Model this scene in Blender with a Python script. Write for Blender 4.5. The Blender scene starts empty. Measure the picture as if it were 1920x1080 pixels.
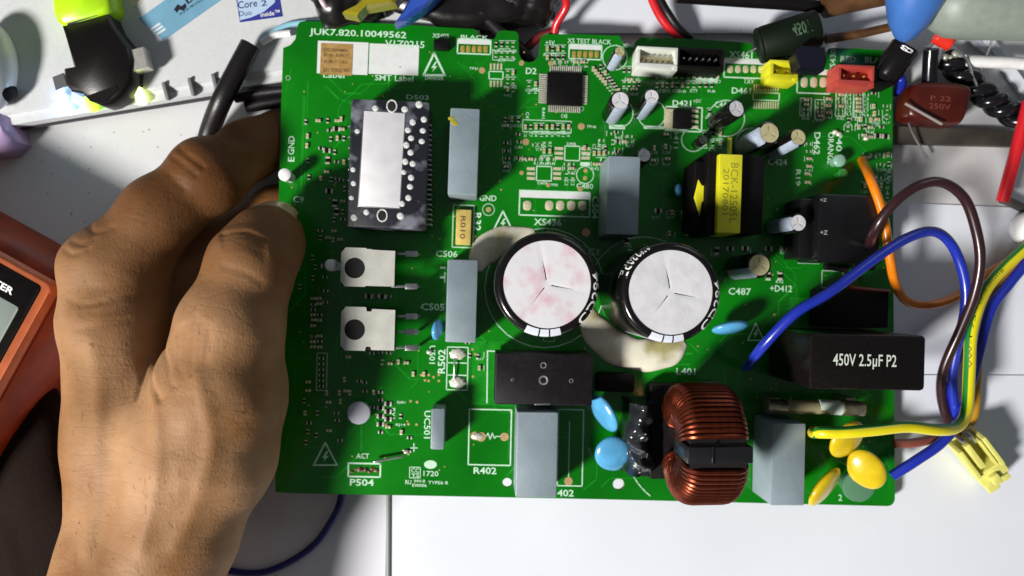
import bpy, math, random
import numpy as np
from mathutils import Matrix, Vector
from mathutils.geometry import tessellate_polygon
random.seed(7)
R = math.radians
S = 0.001                       # everything below is written in millimetres
F = 1400.0                      # focal length in photograph pixels
ZC = 283.0                      # camera height above the table, mm
sc = bpy.context.scene
col = sc.collection

# ------------------------------------------------------------------ camera, light, exposure
cd = bpy.data.cameras.new('camera'); cam = bpy.data.objects.new('camera', cd); col.objects.link(cam)
cam.location = (0, 0, ZC * S); cd.sensor_width = 36; cd.lens = F / 1920 * 36
cd.clip_start = 0.01; cd.clip_end = 10
cd.dof.use_dof = True; cd.dof.focus_distance = 0.235; cd.dof.aperture_fstop = 1.9
cd.lens_unit = 'MILLIMETERS'
cd.dof.aperture_fstop = 11.0
sc.camera = cam
w = bpy.data.worlds.new('World'); sc.world = w; w.use_nodes = True
bg = w.node_tree.nodes['Background']; bg.inputs[0].default_value = (0.86, 0.93, 1.0, 1); bg.inputs[1].default_value = 0.10
LDIR = Vector((-0.62, -0.46, 0.64)).normalized()
def area(name, loc, size, power, colr):
    d = bpy.data.lights.new(name, 'AREA'); d.shape = 'DISK'; d.size = size; d.energy = power; d.color = colr
    o = bpy.data.objects.new(name, d); col.objects.link(o); o.location = loc
    o.rotation_euler = (-Vector(loc)).to_track_quat('-Z', 'Y').to_euler()
    return o
area('desk_lamp_light', LDIR * 1.5, 0.26, 40.0, (1.0, 0.965, 0.92))
area('fill_light', Vector((0.9, 1.1, 0.75)), 0.8, 2.2, (0.85, 0.93, 1.0))  # added soft fill lifting the shade at the right, no visible source
sc.view_settings.view_transform = 'Standard'; sc.view_settings.look = 'None'; sc.view_settings.exposure = 0.0

# ------------------------------------------------------------------ helpers
def P(px, py, z):
    k = (ZC - z) / F
    return Vector(((px - 960) * k, (540 - py) * k, z))
TH = math.atan(0.0415); ZB = 12.6
BM = Matrix.Translation((0, 0, ZB)) @ Matrix.Rotation(TH, 4, 'Y'); BI = BM.inverted()
BR = BI.to_3x3(); BC = BI @ Vector((0, 0, ZC))
def L(px, py, h=0.0):
    d = BR @ Vector(((px - 960) / F, (540 - py) / F, -1))
    t = (h - BC.z) / d.z
    q = BC + d * t
    return Vector((q.x, q.y, h))
def kL(px, py, h=0.0):
    q = BM @ L(px, py, h)
    return (ZC - q.z) / F
def skew(py):
    return -R(2.3 - 1.2 * py / 950.0)

MATS = {}
def mat(name, c, rough=0.5, metal=0.0, var=0.0, vscale=200, bump=0.0, bscale=900, c2=None, emit=None, alpha=None, spec=0.5, coat=0.0, sss=0.0, trans=0.0, lo=0.35, hi=0.65):
    if name in MATS: return MATS[name]
    m = bpy.data.materials.new(name); m.use_nodes = True; nt = m.node_tree; b = nt.nodes['Principled BSDF']
    b.inputs['Base Color'].default_value = (*c, 1); b.inputs['Roughness'].default_value = rough; b.inputs['Metallic'].default_value = metal
    b.inputs['Specular IOR Level'].default_value = spec; b.inputs['Coat Weight'].default_value = coat; b.inputs['Coat Roughness'].default_value = 0.1
    b.inputs['Transmission Weight'].default_value = trans
    if sss:
        b.inputs['Subsurface Weight'].default_value = sss; b.inputs['Subsurface Radius'].default_value = (1, .35, .2); b.inputs['Subsurface Scale'].default_value = 0.003
    tc = nt.nodes.new('ShaderNodeTexCoord')
    if var or c2:
        n = nt.nodes.new('ShaderNodeTexNoise'); n.inputs['Scale'].default_value = vscale; n.inputs['Detail'].default_value = 6
        nt.links.new(tc.outputs['Object'], n.inputs['Vector'])
        r = nt.nodes.new('ShaderNodeValToRGB'); r.color_ramp.elements[0].position = lo; r.color_ramp.elements[1].position = hi
        if c2 is None:
            c2 = tuple(max(0, x * (1 - var)) for x in c); ca = tuple(min(1, x * (1 + var)) for x in c)
        else: ca = c
        r.color_ramp.elements[0].color = (*c2, 1); r.color_ramp.elements[1].color = (*ca, 1)
        nt.links.new(n.outputs['Fac'], r.inputs[0]); nt.links.new(r.outputs[0], b.inputs['Base Color'])
        if not emit:
            mr = nt.nodes.new('ShaderNodeMapRange'); mr.inputs[3].default_value = max(0, rough - .08); mr.inputs[4].default_value = min(1, rough + .1)
            nt.links.new(n.outputs['Fac'], mr.inputs[0]); nt.links.new(mr.outputs[0], b.inputs['Roughness'])
    if bump:
        n2 = nt.nodes.new('ShaderNodeTexNoise'); n2.inputs['Scale'].default_value = bscale; n2.inputs['Detail'].default_value = 4
        nt.links.new(tc.outputs['Object'], n2.inputs['Vector'])
        bp = nt.nodes.new('ShaderNodeBump'); bp.inputs['Strength'].default_value = bump; bp.inputs['Distance'].default_value = 0.0006
        nt.links.new(n2.outputs['Fac'], bp.inputs['Height']); nt.links.new(bp.outputs[0], b.inputs['Normal'])
    if emit:
        b.inputs['Emission Color'].default_value = (*emit[:3], 1); b.inputs['Emission Strength'].default_value = emit[3]
    MATS[name] = m
    return m

def rrect(sx, sy, r, n=3):
    hx, hy = sx / 2, sy / 2; r = max(min(r, hx - 1e-3, hy - 1e-3), 1e-3); out = []
    for cx, cy, a0 in ((hx - r, hy - r, 0), (-hx + r, hy - r, 90), (-hx + r, -hy + r, 180), (hx - r, -hy + r, 270)):
        for i in range(n + 1):
            a = R(a0 + 90 * i / n); out.append((cx + r * math.cos(a), cy + r * math.sin(a)))
    return out
def catmull(pts, n=8):
    pts = [Vector(p) for p in pts]; q = [pts[0] * 2 - pts[1]] + pts + [pts[-1] * 2 - pts[-2]]; out = []
    for i in range(1, len(q) - 2):
        for j in range(n):
            t = j / n; a, b, c, d = q[i - 1], q[i], q[i + 1], q[i + 2]
            out.append(0.5 * ((2 * b) + (c - a) * t + (2 * a - 5 * b + 4 * c - d) * t * t + (3 * b - a - 3 * c + d) * t ** 3))
    out.append(pts[-1]); return out

class G:
    def __init__(s): s.v = []; s.f = []; s.m = []; s.mark = 0
    def add(s, vs, fs, mi=0):
        o = len(s.v); s.mark = o; s.v += [tuple(v) for v in vs]; s.f += [tuple(i + o for i in f) for f in fs]
        s.m += (list(mi) if isinstance(mi, (list, tuple)) else [mi] * len(fs)); return s
    def xf(s, M, start=None):
        st = s.mark if start is None else start
        for i in range(st, len(s.v)): s.v[i] = tuple(M @ Vector(s.v[i]))
        return s
    def rings(s, rings, mi=0, cap0=True, cap1=True, closed=False):
        n = len(rings[0]); vs = [p for r in rings for p in r]; fs = []
        for k in range(len(rings) - 1 + (1 if closed else 0)):
            a = k * n; b = ((k + 1) % len(rings)) * n
            for i in range(n):
                j = (i + 1) % n; fs.append((a + i, a + j, b + j, b + i))
        if not closed:
            if cap0: fs.append(tuple(range(n - 1, -1, -1)))
            if cap1: fs.append(tuple(range((len(rings) - 1) * n, len(rings) * n)))
        return s.add(vs, fs, mi)
    def rbox(s, cx, cy, z0, z1, sx, sy, rot=0, b=0.3, cr=None, n=2, mi=0):
        cr = b if cr is None else cr; b = min(b, (z1 - z0) * .49, sx * .45, sy * .45); c, sn = math.cos(rot), math.sin(rot)
        rr = []
        for ins, z in ((b, z0), (0, z0 + b), (0, z1 - b), (b * .3, z1 - b * .3), (b, z1)):
            rr.append([(cx + x * c - y * sn, cy + x * sn + y * c, z) for x, y in rrect(sx - 2 * ins, sy - 2 * ins, max(cr - ins, .02), n)])
        return s.rings(rr, mi)
    def prism(s, poly, z0, z1, b=0.0, mi=0):
        poly = [tuple(p[:2]) for p in poly]
        A = sum(poly[i][0] * poly[(i + 1) % len(poly)][1] - poly[(i + 1) % len(poly)][0] * poly[i][1] for i in range(len(poly)))
        if A < 0: poly = poly[::-1]
        if b:
            cx = sum(p[0] for p in poly) / len(poly); cy = sum(p[1] for p in poly) / len(poly)
            def ins(p):
                d = math.hypot(p[0] - cx, p[1] - cy) or 1; k = max(0, 1 - b / d); return (cx + (p[0] - cx) * k, cy + (p[1] - cy) * k)
            rr = [[(*p, z0) for p in poly], [(*p, z1 - b) for p in poly], [(*ins(p), z1) for p in poly]]
        else: rr = [[(*p, z0) for p in poly], [(*p, z1) for p in poly]]
        return s.rings(rr, mi)
    def lathe(s, prof, cx=0, cy=0, n=32, mi=0, a0=0.0, ry=1.0):
        rr = [[(cx + r * math.cos(a0 + 2 * math.pi * i / n), cy + r * ry * math.sin(a0 + 2 * math.pi * i / n), z) for i in range(n)] for r, z in prof]
        return s.rings(rr, mi)
    def cyl(s, cx, cy, z0, z1, r, n=24, b=0.1, mi=0, ry=1.0):
        b = min(b, r * .4, (z1 - z0) * .4)
        return s.lathe([(r, z0), (r, z1 - b), (r - b, z1)], cx, cy, n, mi, 0, ry)
    def tube(s, pts, r, n=8, mi=0, stripe=None, taper=None):
        pts = [Vector(p) for p in pts]; t0 = (pts[1] - pts[0]).normalized()
        nrm = t0.orthogonal().normalized(); rr = []
        up = Vector((0, 0, 1)); 
        if abs(t0.z) < .9: nrm = (up - t0 * up.dot(t0)).normalized()
        for i, p in enumerate(pts):
            t = (pts[min(i + 1, len(pts) - 1)] - pts[max(i - 1, 0)])
            if t.length < 1e-9: t = t0
            t.normalize(); nrm = (nrm - t * nrm.dot(t))
            nrm = nrm.normalized() if nrm.length > 1e-6 else t.orthogonal().normalized()
            if stripe and abs(t.z) < .95: nrm = (up - t * up.dot(t)).normalized()
            bn = t.cross(nrm); k = r if taper is None else r * taper(i / (len(pts) - 1))
            rr.append([tuple(p + (nrm * math.cos(2 * math.pi * j / n) + bn * math.sin(2 * math.pi * j / n)) * k) for j in range(n)])
        if stripe:
            mis = []
            for k in range(len(rr) - 1):
                for j in range(n): mis.append(1 if (j in stripe) else 0)
            mis += [0, 0]
            return s.rings(rr, mis)
        return s.rings(rr, mi)
    def ell(s, c, rx, ry, rz, M=None, n=20, m=10, mi=0, fn=None):
        vs = []; 
        for i in range(1, m):
            ph = math.pi * i / m
            for j in range(n):
                a = 2 * math.pi * j / n
                v = Vector((math.sin(ph) * math.cos(a), math.sin(ph) * math.sin(a), -math.cos(ph)))
                k = fn(v) if fn else 1.0
                vs.append(Vector((v.x * rx * k, v.y * ry * k, v.z * rz * k)))
        vs.append(Vector((0, 0, -rz))); vs.append(Vector((0, 0, rz))); fs = []
        for i in range(m - 2):
            for j in range(n): fs.append((i * n + j, i * n + (j + 1) % n, (i + 1) * n + (j + 1) % n, (i + 1) * n + j))
        b = (m - 1) * n; t = b + 1
        for j in range(n): fs.append((b, (j + 1) % n, j)); fs.append((t, (m - 2) * n + j, (m - 2) * n + (j + 1) % n))
        if M is not None: vs = [M @ v for v in vs]
        return s.add([v + Vector(c) for v in vs], fs, mi)
    def quad(s, a, b, c, d, mi=0): return s.add([a, b, c, d], [(0, 1, 2, 3)], mi)
    def build(s, name, mats, parent=None, label=None, kind=None, smooth=40, cat=None, group=None):
        me = bpy.data.meshes.new(name); me.from_pydata([(x * S, y * S, z * S) for x, y, z in s.v], [], s.f)
        if not isinstance(mats, (list, tuple)): mats = [mats]
        for m in mats: me.materials.append(m)
        if len(mats) > 1: me.polygons.foreach_set('material_index', s.m)
        me.validate()
        if smooth:
            me.polygons.foreach_set('use_smooth', [True] * len(me.polygons)); me.set_sharp_from_angle(angle=R(smooth))
        o = bpy.data.objects.new(name, me); col.objects.link(o)
        if parent: o.parent = parent
        props(o, label, cat, group, kind); return o
def props(o, label=None, cat=None, group=None, kind=None):
    if label: o['label'] = label
    if cat: o['category'] = cat
    if group: o['group'] = group
    if kind: o['kind'] = kind
    return o
def empty(name, loc, label, cat, group=None, parent=None):
    o = bpy.data.objects.new(name, None); col.objects.link(o); o.location = Vector(loc) * S; o.empty_display_size = .005
    return props(o, label, cat, group)
def copy_of(o, loc=None, M=None, parent=None, label=None):
    c = o.copy(); col.objects.link(c)
    if parent: c.parent = parent
    if loc is not None: c.location = Vector(loc) * S
    if label: c['label'] = label
    return c

# text -> normalised triangles
TX = {}
def tx(s, bold=0.0):
    k = (s, bold)
    if k in TX: return TX[k]
    cu = bpy.data.curves.new('t', 'FONT'); cu.body = s; cu.resolution_u = 2; cu.fill_mode = 'FRONT'; cu.offset = bold
    o = bpy.data.objects.new('t', cu); col.objects.link(o)
    dg = bpy.context.evaluated_depsgraph_get(); me = bpy.data.meshes.new_from_object(o.evaluated_get(dg))
    vs = [tuple(v.co[:2]) for v in me.vertices]; fs = [tuple(p.vertices) for p in me.polygons]
    bpy.data.objects.remove(o); bpy.data.curves.remove(cu); bpy.data.meshes.remove(me)
    x0 = min(v[0] for v in vs); x1 = max(v[0] for v in vs); y0 = min(v[1] for v in vs); y1 = max(v[1] for v in vs)
    TX[k] = ([((x - x0) / (x1 - x0), (y - y0) / (y1 - y0)) for x, y in vs], fs); return TX[k]
def put_text(g, s, fn, bold=0.01, mi=0):
    vs, fs = tx(s, bold); g.add([fn(u, v) for u, v in vs], fs, mi)

# ------------------------------------------------------------------ materials
WHITE = mat('white_tabletop', (.74, .76, .80), .42, c2=(.64, .63, .62), vscale=14, bump=.05, bscale=300)
PAPER = mat('white_board', (.73, .76, .83), .5, c2=(.67, .70, .77), vscale=11, bump=.04, bscale=250)
GREEN = mat('green_solder_mask', (.0035, .205, .005), .2, c2=(.0015, .13, .003), vscale=24, spec=.5, coat=.1, bump=.06, bscale=700)
TRACE = mat('masked_copper', (.012, .27, .014), .2, c2=(.006, .21, .01), vscale=300)
EDGE = mat('fibreglass_edge', (.16, .2, .05), .7)
SILK = mat('white_silkscreen_ink', (.50, .74, .55), .6, var=.08, vscale=900)
SILKY = mat('yellowish_ink', (.45, .6, .12), .6)
PADM = mat('tinned_pad', (.72, .66, .45), .38, metal=.35, var=.15, vscale=1500)
GOLD = mat('gold_pad', (.52, .36, .09), .35, metal=.35, var=.15, vscale=900)
SOLD = mat('solder', (.78, .76, .64), .3, metal=.45, var=.15, vscale=1200, bump=.3, bscale=1200)
STEEL = mat('bare_steel', (.6, .6, .6), .3, metal=.95)
BLKP = mat('black_moulded_plastic', (.003, .0022, .0022), .6, var=.3, vscale=600, bump=.08, bscale=2500, spec=.2)
BLKG = mat('black_glossy_sleeve', (.006, .005, .005), .18, spec=.5)
FILM = mat('grey_blue_film_case', (.235, .295, .33), .42, var=.13, vscale=60, bump=.12, bscale=900)
TIN = mat('can_aluminium', (.70, .70, .73), .42, metal=.15, var=.05, vscale=250, bump=.15, bscale=500)
TINY = mat('can_aluminium_warm', (.62, .56, .30), .42, metal=.2, var=.06, vscale=300)
STRIPE = mat('pale_sleeve_stripe', (.36, .42, .52), .4, var=.12, vscale=700)
WPL = mat('white_nylon', (.8, .8, .8), .4, var=.04, vscale=300)
TAN = mat('tan_ceramic', (.46, .36, .14), .5, var=.2, vscale=2000)
BLUEC = mat('sky_blue_epoxy', (.09, .35, .62), .25, coat=.4, var=.12, vscale=180, bump=.25, bscale=220)
YELC = mat('yellow_epoxy', (.64, .46, .010), .25, coat=.4, var=.1, vscale=180, bump=.25, bscale=220)
COPPER = mat('enamelled_copper', (.17, .032, .013), .32, metal=.85, var=.2, vscale=400)
GLUE = mat('dried_beige_glue', (.74, .71, .58), .35, c2=(.40, .36, .16), vscale=60, bump=.35, bscale=160, coat=.3, lo=.4, hi=.55)

# ------------------------------------------------------------------ the circuit board
board = empty('circuit_board', (0, 0, 0), 'green power circuit board crowded with components, held in the hand over a white table', 'circuit board')
board.matrix_world = Matrix.Translation((0, 0, ZB * S)) @ Matrix.Rotation(TH, 4, 'Y')
def arcpx(cx, cy, r, a0, a1, n=6): return [(cx + r * math.cos(R(a0 + (a1 - a0) * i / n)), cy + r * math.sin(R(a0 + (a1 - a0) * i / n))) for i in range(n + 1)]
outl = [(531, 90), (545, 84), (554, 73), (557, 55)] + arcpx(568, 50, 10, 190, 270, 4) + [(720, 44), (882, 54)] + arcpx(886, 64, 10, 280, 360, 4) + [(899, 72), (905, 75), (920, 75), (928, 72), (931, 64)] + arcpx(941, 66, 9, 190, 270, 3) + [(958, 58)] + arcpx(962, 68, 10, 290, 360, 3)
outl += [(973, 98)] + arcpx(992, 98, 19, 170, 10, 6) + [(1013, 75)] + arcpx(1024, 74, 10, 190, 270, 3) + [(1090, 64), (1150, 67)] + arcpx(1155, 76, 10, 290, 350, 3) + [(1170, 86), (1188, 86), (1192, 78), (1200, 70), (1300, 73), (1402, 80), (1410, 84), (1413, 96), (1420, 100), (1432, 100), (1438, 92), (1442, 84), (1450, 82), (1480, 84), (1486, 90), (1489, 126), (1545, 130), (1549, 100), (1556, 90), (1610, 91), (1666, 95), (1673, 102)]
outl += [(1675, 500), (1678, 934)] + arcpx(1664, 935, 14, 0, 90, 4) + [(1120, 936), (560, 925), (516, 923), (520, 500), (523, 360), (527, 200)]
holes = [[(x, y) for x, y in arcpx(951, 905, 9, 0, 330, 11)], arcpx(1160, 908, 11, 0, 330, 11), [(898, 700), (908, 700), (908, 731), (898, 731)], arcpx(735, 66, .5, 0, 300, 4)][:3]
def substrate():
    loops = [[L(x, y, 0) for x, y in outl]] + [[L(x, y, 0) for x, y in h] for h in holes]
    tris = tessellate_polygon(loops); fl = [p for l in loops for p in l]; n = len(fl); g = G()
    vs = [(p.x, p.y, 0) for p in fl] + [(p.x, p.y, -1.6) for p in fl]; fs = []; ms = []
    for t in tris:
        a, b, c = (fl[i] for i in t); up = (b - a).cross(c - a).z > 0
        t = tuple(t) if up else tuple(t)[::-1]
        fs.append(t); fs.append(tuple(i + n for i in t[::-1])); ms += [0, 0]
    o = 0
    for k, l in enumerate(loops):
        for i in range(len(l)):
            a, b = o + i, o + (i + 1) % len(l); fs.append((a, a + n, b + n, b)); ms.append(1)
        o += len(l)
    g.add(vs, fs, ms); return g.build('substrate', [GREEN, EDGE], board, smooth=0)
substrate()

silk = G(); HS = 0.06
def seg(g, a, b, wpx, h=HS, mi=0):
    A, B = L(*a, h), L(*b, h); d = (B - A); 
    if d.length < 1e-6: return
    d.normalize(); n = Vector((-d.y, d.x, 0)) * wpx * kL(*a, h) / 2; e = d * wpx * kL(*a, h) / 2
    g.quad(A - e - n, B + e - n, B + e + n, A - e + n, mi)
def rotpt(x, y, cx, cy, a):
    c, s = math.cos(a), math.sin(a); return (cx + (x - cx) * c - (y - cy) * s, cy + (x - cx) * s + (y - cy) * c)
def rectpts(x0, y0, x1, y1):
    cx, cy = (x0 + x1) / 2, (y0 + y1) / 2; a = -skew(cy)
    return [rotpt(x, y, cx, cy, a) for x, y in ((x0, y0), (x1, y0), (x1, y1), (x0, y1))]
def frame(x0, y0, x1, y1, w_=2.0, g=None, h=HS):
    q = rectpts(x0, y0, x1, y1); g = g or silk
    for i in range(4): seg(g, q[i], q[(i + 1) % 4], w_, h)
def fill(x0, y0, x1, y1, g=None, h=HS, mi=0):
    q = rectpts(x0, y0, x1, y1); (g or silk).quad(*[L(*p, h) for p in q[::-1]], mi)
def ring(cx, cy, r, w_=2.0, a0=0, a1=360, n=28, g=None, ry=1.0):
    ps = [(cx + r * math.cos(R(a0 + (a1 - a0) * i / n)), cy + r * ry * math.sin(R(a0 + (a1 - a0) * i / n))) for i in range(n + 1)]
    for i in range(n): seg(g or silk, ps[i], ps[i + 1], w_)
def T(s, x0, y0, x1, y1, d=0, g=None, h=HS, bold=0.012, mi=0):
    cx, cy = (x0 + x1) / 2, (y0 + y1) / 2; a = -skew(cy)
    def fn(u, v):
        if d == 0: x, y = x0 + (x1 - x0) * u, y1 - (y1 - y0) * v
        elif d == 'd': x, y = x0 + (x1 - x0) * v, y0 + (y1 - y0) * u
        else: x, y = x1 - (x1 - x0) * v, y1 - (y1 - y0) * u
        return L(*rotpt(x, y, cx, cy, a), h)
    put_text(g or silk, s, fn, bold, mi)
def dot(g, x, y, rpx, h=HS, n=12, ry=1, mi=0):
    g.add([L(x + rpx * math.cos(2 * math.pi * i / n), y - rpx * ry * math.sin(2 * math.pi * i / n), h) for i in range(n)], [tuple(range(n))], mi)
def tri_sign(x0, y0, x1, y1, w_=2.6):
    m = (x0 + x1) / 2
    seg(silk, (m, y0), (x0, y1), w_); seg(silk, (x0, y1), (x1, y1), w_); seg(silk, (x1, y1), (m, y0), w_)
    W, H = x1 - x0, y1 - y0
    b = [(.55, .38), (.36, .68), (.50, .66), (.40, .86), (.66, .58), (.51, .60), (.64, .38)]
    pts = [L(x0 + W * u, y0 + H * v, HS) for u, v in b]; silk.add(pts, [(0, 1, 2), (0, 2, 5), (0, 5, 6), (2, 3, 4), (2, 4, 5)])

silk.m = []
T('JUK7.820.10049562', 580, 56, 762, 72, bold=.02); T('V1Z0215', 722, 76, 796, 89)
T('XS405', 811, 63, 842, 71); T('Label', 606, 136, 646, 146); T('SMT Label', 703, 141, 775, 152); T('DANGER', 797, 143, 832, 150)
wf = G(); fill(595, 78, 690, 139, wf, .045); fill(692, 83, 785, 140, wf, .045)
fill(1270, 131, 1342, 139); fill(1304, 147, 1346, 155); fill(1196, 134, 1262, 138); tri_sign(794, 100, 834, 141, 4); tri_sign(925, 396, 961, 432, 3); tri_sign(588, 830, 632, 872, 3); tri_sign(1402, 606, 1432, 638, 2)
T('D503', 762, 178, 804, 187); T('GND', 540, 255, 552, 290, 'u'); T('E', 540, 294, 552, 303, 'u')
T('D2', 986, 127, 1006, 139, bold=.02); T('+5V', 1023, 76, 1040, 84); T('+15V', 1040, 83, 1056, 89); T('XS TEST BLACK', 1064, 73, 1146, 82); T('XS401', 1168, 82, 1190, 89)
T('BLACK', 864, 66, 915, 73); T('XS461', 1367, 96, 1411, 110, bold=.02); T('YELLOW', 1417, 97, 1480, 111, bold=.02); T('TXV', 1394, 147, 1414, 157)
T('XS430', 1556, 92, 1567, 140, 'u', bold=.02); T('RED', 1576, 105, 1605, 117, bold=.02); T('BLACK', 1622, 107, 1672, 119, bold=.02)
T('D461', 1372, 164, 1408, 176, bold=.02); T('D421', 1261, 188, 1296, 199, bold=.02); T('+5V', 1300, 186, 1314, 193); T('C44', 1340, 190, 1362, 202)
T('D462', 1526, 248, 1538, 290, 'd', bold=.02); T('P40', 1568, 248, 1579, 284, 'd'); T('ORANGE', 1552, 248, 1563, 308, 'd')
T('R19', 1492, 318, 1501, 348, 'd'); T('D411', 1263, 240, 1272, 278, 'd'); T('C424', 1440, 298, 1476, 310, bold=.02)
T('C504', 1110, 368, 1122, 410, 'd'); T('C480', 1081, 344, 1112, 354); T('XS436', 1001, 410, 1053, 423, bold=.02); T('GND', 899, 366, 931, 377)
T('R32', 888, 399, 902, 433, 'd', bold=.02); T('C506', 817, 470, 858, 482); T('C505', 790, 569, 833, 582); T('C1', 1103, 466, 1122, 479)
T('R502', 821, 655, 835, 700, 'u', bold=.02); T('U501', 805, 648, 816, 682, 'd'); T('UC501', 795, 770, 807, 822, 'd'); T('R402', 888, 876, 931, 889, bold=.02)
T('402', 1045, 918, 1076, 931, bold=.02); T('P504', 656, 898, 701, 911, bold=.02); T('ACT', 668, 850, 692, 860); T('K401', 1486, 447, 1497, 484, 'u')
T('+D412', 1444, 535, 1485, 547); T('C487', 1366, 540, 1408, 553); T('L401', 1268, 690, 1304, 703); T('2', 1572, 927, 1579, 939)
T('1720', 794, 883, 822, 893); T('94V-0', 776, 899, 797, 905); T('E90006', 773, 907, 800, 913); T('TYPE6 B', 803, 902, 840, 908); T('CC', 771, 878, 786, 886); T('YS', 771, 887, 786, 895)
frame(768, 876, 788, 896, 1.4); T('C9', 550, 368, 570, 380); T('RU', 760, 900, 771, 908)
silk.add([L(807 + 12 * math.cos(a), 871 + 8 * math.sin(a), HS) for a in [2 * math.pi * i / 20 for i in range(20)]], [tuple(range(19, -1, -1))])
T('E412412', 1675 - 14, 320, 1675 - 8, 385, 'd')
# footprints drawn on the board
def xs_box(x0, y0, x1, y1, band, n, skip=(), gold=True):
    frame(x0, y0, x1, y1, 2.6); fill(x0, y0, x1, y0 + band, wf, .045)
    step = (x1 - x0 - 8) / n
    for i in range(n):
        if i in skip: continue
        x = x0 + 4 + step * (i + .5); y = (y0 + band + y1) / 2 + (0 if gold else -3)
        q = G(); kk = kL(x, y); c = L(x, y, 0); q.rbox(c.x, c.y, 0.01, .12, step * .74 * kk, (y1 - y0 - band) * (.72 if gold else .55) * kk, skew(y), .05, step * .3 * kk, 3)
        q.build('contact_pad', GOLD if gold else PADM, board)
xs_box(858, 74, 920, 101, 9, 5); xs_box(1067, 84, 1128, 111, 9, 5); xs_box(1358, 111, 1438, 146, 9, 5, gold=False)
xs_box(1495, 131, 1556, 175, 9, 3, gold=False); xs_box(974, 359, 1106, 405, 13, 6, skip=(1,), gold=False)
frame(849, 385, 888, 464, 2); frame(838, 651, 877, 731, 2); seg(silk, (838, 680), (877, 681), 2); seg(silk, (838, 703), (877, 704), 2)
frame(879, 768, 958, 872, 2.4); frame(1046, 768, 1093, 911, 2.2); frame(653, 869, 713, 894, 3)
seg(silk, (1068, 790), (1066, 900), 1.6); seg(silk, (914, 660), (913, 755), 2.4); seg(silk, (914, 658), (935, 659), 2.4)
z = [(905, 818), (912, 818), (915, 812), (919, 824), (923, 812), (927, 822), (931, 818), (944, 819)]
for a, b in zip(z, z[1:]): seg(silk, a, b, 1.8)
ring(1153, 108, 23, 2); ring(1160, 212, 27, 2); ring(1222, 214, 26, 2); ring(1362, 222, 34, 2); ring(1097, 328, 16, 2); ring(1300, 262, 22, 2); ring(1021, 540, 112, 1.6); ring(1207, 548, 104, 1.6); ring(1290, 838, 116, 2, 128, 275)
ring(916, 393, 11, 1.6); ring(540, 146, 4, 1.4); ring(1410, 272, 32, 2); fill(1144, 118, 1164, 125); fill(1142, 234, 1172, 242); fill(1207, 236, 1246, 242); fill(1088, 304, 1106, 311)
seg(silk, (1127, 295), (1122, 440), 2); seg(silk, (1498, 440), (1498, 490), 4); seg(silk, (1498, 492), (1535, 493), 4)
frame(1541, 508, 1580, 540, 2); frame(1532, 570, 1565, 606, 2); frame(1020, 585, 1040, 640, 1); frame(594, 662, 613, 732, 1.4)
frame(1032 + 15, 300 - 0, 1032 + 15.1, 300.1, .5)
# SO footprints
pads = G()
def so(x0, y0, x1, y1, n, side='tb', pl=12, gap=3):
    frame(x0, y0, x1, y1, 2)
    for i in range(n):
        if side == 'tb':
            x = x0 + (x1 - x0) * (i + .5) / n; wd = (x1 - x0) / n * .55
            fill(x - wd / 2, y0 - gap - pl, x + wd / 2, y0 - gap, pads, .05); fill(x - wd / 2, y1 + gap, x + wd / 2, y1 + gap + pl, pads, .05)
        else:
            y = y0 + (y1 - y0) * (i + .5) / n; wd = (y1 - y0) / n * .6
            fill(x0 - gap - pl, y - wd / 2, x0 - gap, y + wd / 2, pads, .05); fill(x1 + gap, y - wd / 2, x1 + gap + pl, y + wd / 2, pads, .05)
so(917, 134, 943, 148, 4, 'tb', 12); so(1412, 174, 1461, 188, 11, 'tb', 13, 3); so(1059, 274, 1087, 301, 3, 'lr', 16, 3); so(1006, 312, 1034, 339, 3, 'lr', 15, 3)
pads.build('footprint_pads', PADM, board, kind='stuff', smooth=0)
pd = G(); rt2 = random.Random(21)
for x, y, r in ((1090, 237, 6.5), (986, 266, 6.5), (904, 132, 6), (978, 118, 5), (1033, 119, 5), (1098, 320, 4), (1097, 334, 4), (916, 393, 5), (902, 819, 9), (890, 817, 8), (946, 819, 8), (1066, 902, 8), (1028, 347, 4), (1088, 354, 5), (1099, 436, 8), (978, 324, 4), (890, 443, 3)):
    pd.add([], []); c = L(x, y, 0); pd.cyl(c.x, c.y, 0.01, .14, r * kL(x, y), 14, .05)
for x, y in ((790, 703), (804, 703), (813, 707), (804, 714), (823, 703), (823, 714), (797, 713), (886, 655), (891, 664), (887, 706), (770, 752), (782, 754), (766, 795), (781, 796), (1452, 590), (1440, 300), (1180, 500), (716, 748), (724, 797)):
    c = L(x, y, 0); pd.cyl(c.x, c.y, 0.01, .12, 2.6 * kL(x, y), 10, .03)
for k in range(170):
    x, y = rt2.uniform(540, 1665), rt2.uniform(95, 915); c = L(x, y, 0); pd.cyl(c.x, c.y, 0.01, .05, rt2.uniform(1.1, 1.8) * kL(x, y), 8, .01)
pd.build('test_points', mat('peach_copper', (.62, .42, .2), .35, metal=.4, var=.1, vscale=900), board, kind='stuff')
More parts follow.
